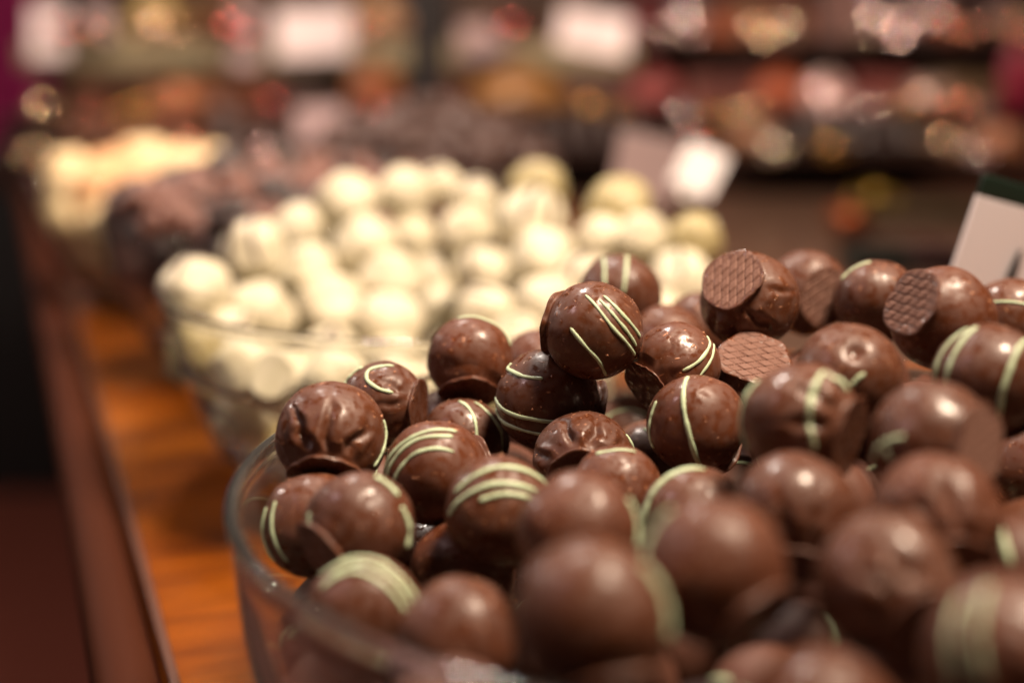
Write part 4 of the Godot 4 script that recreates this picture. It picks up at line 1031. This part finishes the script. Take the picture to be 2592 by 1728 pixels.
	foil_sweet("small foil wrapped sweet glinting along the front of the top shelf", Vector3(-0.2804, 1.0965, -2.1379), 0.0152, srgb(179, 94, 86), 0.8, 0.06)
	foil_sweet("small foil wrapped sweet glinting along the front of the top shelf", Vector3(-0.2008, 1.0965, -2.0977), 0.0166, srgb(190, 122, 97), 0.8, 0.06)
	foil_sweet("small foil wrapped sweet glinting along the front of the top shelf", Vector3(-0.1425, 1.0965, -2.1397), 0.0116, srgb(205, 151, 117), 0.8, 0.06)
	foil_sweet("small foil wrapped sweet glinting along the front of the top shelf", Vector3(-0.0061, 1.0965, -2.1062), 0.0203, srgb(179, 94, 86), 0.8, 0.06)
	foil_sweet("small foil wrapped sweet glinting along the front of the top shelf", Vector3(0.0843, 1.0965, -2.0955), 0.0182, srgb(171, 129, 69), 0.8, 0.06)
	foil_sweet("small foil wrapped sweet glinting along the front of the top shelf", Vector3(0.1494, 1.0965, -2.117), 0.0130, srgb(233, 214, 209), 0.8, 0.06)
	foil_sweet("small foil wrapped sweet glinting along the front of the top shelf", Vector3(0.2296, 1.0965, -2.1359), 0.0143, srgb(233, 214, 209), 0.8, 0.06)
	foil_sweet("small foil wrapped sweet glinting along the front of the top shelf", Vector3(0.3461, 1.0965, -2.1176), 0.0194, srgb(224, 190, 156), 0.8, 0.06)
	foil_sweet("small foil wrapped sweet glinting along the front of the top shelf", Vector3(0.4023, 1.0965, -2.111), 0.0194, srgb(236, 219, 194), 0.8, 0.06)
	foil_sweet("small foil wrapped sweet glinting along the front of the top shelf", Vector3(0.5119, 1.0965, -2.1067), 0.0109, srgb(236, 219, 194), 0.8, 0.06)
	foil_sweet("small foil wrapped sweet glinting along the front of the top shelf", Vector3(0.6313, 1.0965, -2.099), 0.0197, srgb(190, 122, 97), 0.8, 0.06)
	foil_sweet("small foil wrapped sweet glinting along the front of the top shelf", Vector3(0.7285, 1.0965, -2.1151), 0.0209, srgb(205, 151, 117), 0.8, 0.06)
	foil_sweet("small foil wrapped sweet glinting along the front of the lower shelf", Vector3(-0.6522, 0.9889, -2.0102), 0.0181, srgb(224, 190, 156), 0.8, 0.06)
	foil_sweet("small foil wrapped sweet glinting along the front of the lower shelf", Vector3(-0.5852, 0.9889, -2.0217), 0.0127, srgb(179, 94, 86), 0.8, 0.06)
	foil_sweet("small foil wrapped sweet glinting along the front of the lower shelf", Vector3(-0.5186, 0.9889, -2.0034), 0.0175, srgb(171, 129, 69), 0.8, 0.06)
	foil_sweet("small foil wrapped sweet glinting along the front of the lower shelf", Vector3(-0.4767, 0.9889, -2.0389), 0.0126, srgb(179, 94, 86), 0.8, 0.06)
	foil_sweet("small foil wrapped sweet glinting along the front of the lower shelf", Vector3(-0.4113, 0.9889, -2.0388), 0.0145, srgb(233, 214, 209), 0.8, 0.06)
	foil_sweet("small foil wrapped sweet glinting along the front of the lower shelf", Vector3(-0.3364, 0.9889, -2.0462), 0.0210, srgb(179, 94, 86), 0.8, 0.06)
	foil_sweet("small foil wrapped sweet glinting along the front of the lower shelf", Vector3(-0.2648, 0.9889, -2.0394), 0.0121, srgb(205, 151, 117), 0.8, 0.06)
	foil_sweet("small foil wrapped sweet glinting along the front of the lower shelf", Vector3(-0.1918, 0.9889, -2.0185), 0.0162, srgb(179, 94, 86), 0.8, 0.06)
	foil_sweet("small foil wrapped sweet glinting along the front of the lower shelf", Vector3(-0.1487, 0.9889, -2.0471), 0.0139, srgb(190, 122, 97), 0.8, 0.06)
	foil_sweet("small foil wrapped sweet glinting along the front of the lower shelf", Vector3(-0.1072, 0.9889, -2.0195), 0.0170, srgb(190, 122, 97), 0.8, 0.06)
	foil_sweet("small foil wrapped sweet glinting along the front of the lower shelf", Vector3(0.0047, 0.9889, -2.0453), 0.0140, srgb(205, 151, 117), 0.8, 0.06)
	foil_sweet("small foil wrapped sweet glinting along the front of the lower shelf", Vector3(0.0307, 0.9889, -2.0401), 0.0122, srgb(223, 201, 201), 0.8, 0.06)
	foil_sweet("small foil wrapped sweet glinting along the front of the lower shelf", Vector3(0.1047, 0.9889, -2.0017), 0.0192, srgb(171, 129, 69), 0.8, 0.06)
	foil_sweet("small foil wrapped sweet glinting along the front of the lower shelf", Vector3(0.1565, 0.9889, -2.0249), 0.0131, srgb(171, 129, 69), 0.8, 0.06)
	foil_sweet("small foil wrapped sweet glinting along the front of the lower shelf", Vector3(0.2389, 0.9889, -2.0263), 0.0116, srgb(223, 201, 201), 0.8, 0.06)
	foil_sweet("small foil wrapped sweet glinting along the front of the lower shelf", Vector3(0.2915, 0.9889, -2.0208), 0.0110, srgb(171, 129, 69), 0.8, 0.06)
	foil_sweet("small foil wrapped sweet glinting along the front of the lower shelf", Vector3(0.3392, 0.9889, -2.0079), 0.0139, srgb(224, 190, 156), 0.8, 0.06)
	foil_sweet("small foil wrapped sweet glinting along the front of the lower shelf", Vector3(0.4513, 0.9889, -2.0226), 0.0152, srgb(223, 201, 201), 0.8, 0.06)
	foil_sweet("small foil wrapped sweet glinting along the front of the lower shelf", Vector3(0.5088, 0.9889, -2.042), 0.0141, srgb(233, 214, 209), 0.8, 0.06)
	foil_sweet("small foil wrapped sweet glinting along the front of the lower shelf", Vector3(0.556, 0.9889, -2.0284), 0.0182, srgb(171, 129, 69), 0.8, 0.06)
	foil_sweet("small foil wrapped sweet glinting along the front of the lower shelf", Vector3(0.6271, 0.9889, -2.0333), 0.0178, srgb(190, 122, 97), 0.8, 0.06)
	foil_sweet("small foil wrapped sweet glinting along the front of the lower shelf", Vector3(0.6587, 0.9889, -2.0055), 0.0126, srgb(233, 214, 209), 0.8, 0.06)
	foil_sweet("small foil wrapped sweet glinting on the step before the trays", Vector3(-0.5944, 0.9544, -1.7872), 0.0113, srgb(224, 190, 156), 0.8, 0.06)
	foil_sweet("small foil wrapped sweet glinting on the step before the trays", Vector3(-0.4596, 0.9544, -1.8026), 0.0128, srgb(236, 219, 194), 0.8, 0.06)
	foil_sweet("small foil wrapped sweet glinting on the step before the trays", Vector3(-0.4069, 0.9544, -1.8196), 0.0169, srgb(190, 122, 97), 0.8, 0.06)
	foil_sweet("small foil wrapped sweet glinting on the step before the trays", Vector3(-0.3189, 0.9544, -1.8209), 0.0127, srgb(223, 201, 201), 0.8, 0.06)
	foil_sweet("small foil wrapped sweet glinting on the step before the trays", Vector3(-0.1923, 0.9544, -1.7965), 0.0174, srgb(233, 214, 209), 0.8, 0.06)
	foil_sweet("small foil wrapped sweet glinting on the step before the trays", Vector3(-0.033, 0.9544, -1.8009), 0.0140, srgb(236, 219, 194), 0.8, 0.06)
	foil_sweet("small foil wrapped sweet glinting on the step before the trays", Vector3(0.0222, 0.9544, -1.7869), 0.0142, srgb(190, 122, 97), 0.8, 0.06)
	foil_sweet("small foil wrapped sweet glinting on the step before the trays", Vector3(0.1678, 0.9544, -1.7857), 0.0144, srgb(190, 122, 97), 0.8, 0.06)
	foil_sweet("small foil wrapped sweet glinting on the step before the trays", Vector3(0.2366, 0.9544, -1.8154), 0.0163, srgb(179, 94, 86), 0.8, 0.06)
	foil_sweet("small foil wrapped sweet glinting on the step before the trays", Vector3(0.3319, 0.9544, -1.8099), 0.0152, srgb(236, 219, 194), 0.8, 0.06)
	foil_sweet("small foil wrapped sweet glinting on the step before the trays", Vector3(0.4005, 0.9544, -1.813), 0.0157, srgb(171, 129, 69), 0.8, 0.06)
	foil_sweet("small foil wrapped sweet glinting on the step before the trays", Vector3(0.5483, 0.9544, -1.823), 0.0185, srgb(224, 190, 156), 0.8, 0.06)
	foil_sweet("small foil wrapped sweet glinting on the step before the trays", Vector3(0.5839, 0.9544, -1.8074), 0.0118, srgb(233, 214, 209), 0.8, 0.06)
	tray_of("tray of caramel brown chocolates on the left step", Vector3(-0.4988, 0.9544, -1.8668), 0.188, 0.100, srgb(89, 50, 26), "caramel brown chocolate in the left tray on the step", 1)
	tray_of("tray of dark brown chocolates left of the post", Vector3(-0.3166, 0.9544, -1.8668), 0.159, 0.100, srgb(56, 35, 28), "dark brown chocolate in the tray left of the post", 2)
	tray_of("tray of dark chocolates right of the post", Vector3(0.0877, 0.9544, -1.8668), 0.188, 0.100, srgb(42, 27, 24), "dark chocolate in the tray right of the post", 3)
	tray_of("tray of darkest chocolates on the right step", Vector3(0.4293, 0.9544, -1.8668), 0.239, 0.100, srgb(35, 23, 21), "darkest chocolate in the right tray on the step", 4)
	price_card("white card on the step in front of the left trays", Vector3(-0.2306, 0.9838, -1.7299), 0.059, 0.045, Vector3(-0.20, 0.00, 0.06), M.greypaper)
	price_card("pale card standing low just right of the dark post", Vector3(-0.0509, 0.9773, -1.6052), 0.054, 0.051, Vector3(-0.30, 0.00, -0.25), M.paper)
	sweet_bag("tan bag between the two right trays", Vector3(0.3064, 0.9544, -1.8462), Vector3(0.079, 0.051, 0.055), 0.20, srgb(125, 86, 59), srgb(90, 58, 36))
	foil_sweet("brown orange sweet at the right end of the step", Vector3(0.6138, 0.9544, -1.8052), 0.0234, srgb(144, 97, 70), 0.0, 0.18)
	root = price_card("glossy white card flaring in the lamp light behind the white truffles", Vector3(0.1305, 1.0092, -1.0481), 0.033, 0.039, Vector3(-0.53, 0.05, -0.50), M.gloss, "cards on stands behind the white truffles")
	rod = part("rod", rounded(Vector3(0.004, 0.1072, 0.004), 0.001), M.steel, self)
	remove_child(rod)
	root.add_child(rod, true)
	rod.transform = root.transform.affine_inverse() * Transform3D(Basis(), Vector3(0.1305, 0.901, -1.0521))
	root = price_card("grey card half behind the flaring glossy card", Vector3(0.1008, 0.9933, -1.1163), 0.051, 0.051, Vector3(-0.10, 0.10, -0.20), M.greypaper, "cards on stands behind the white truffles")
	rod = part("rod", rounded(Vector3(0.004, 0.0913, 0.004), 0.001), M.steel, self)
	remove_child(rod)
	root.add_child(rod, true)
	rod.transform = root.transform.affine_inverse() * Transform3D(Basis(), Vector3(0.1008, 0.901, -1.1203))
	foil_sweet("gold wrapped sweet on the counter, right background", Vector3(0.428, 0.9085, -1.6761), 0.0155, srgb(125, 100, 34), 0.7, 0.25)
	foil_sweet("copper orange wrapped sweet on the counter behind the stamped truffles", Vector3(0.3446, 0.9085, -1.4575), 0.0176, srgb(128, 63, 27), 0.7, 0.25)
	carton("flat yellow green box lying on the counter at right", Vector3(0.4972, 0.9085, -1.6055), Vector3(0.188, 0.013, 0.05), 0.05, srgb(48, 43, 19), srgb(36, 33, 15))
	carton("dark green box just behind the truffles", Vector3(0.3318, 0.9085, -1.279), Vector3(0.060, 0.022, 0.05), 0.05, srgb(9, 20, 14), srgb(7, 14, 10))
	carton("dark red box beside the dark green one", Vector3(0.3835, 0.9085, -1.279), Vector3(0.052, 0.022, 0.05), 0.05, srgb(41, 9, 11), srgb(29, 6, 7))
	tag(part(numbered("black_cabinet"), rounded(Vector3(1.2, 0.740, 0.5), 0.004), M.black, self), "black cabinet standing on the floor left of the counter", "cabinet")
	get_child(get_child_count() - 1).position = Vector3(-1.687, 0.003, -3.546)
	cloth("dark magenta drape hanging at the left picture edge", Vector3(-1.537, 0.745, -3.396), 0.9, 0.75)
	pass
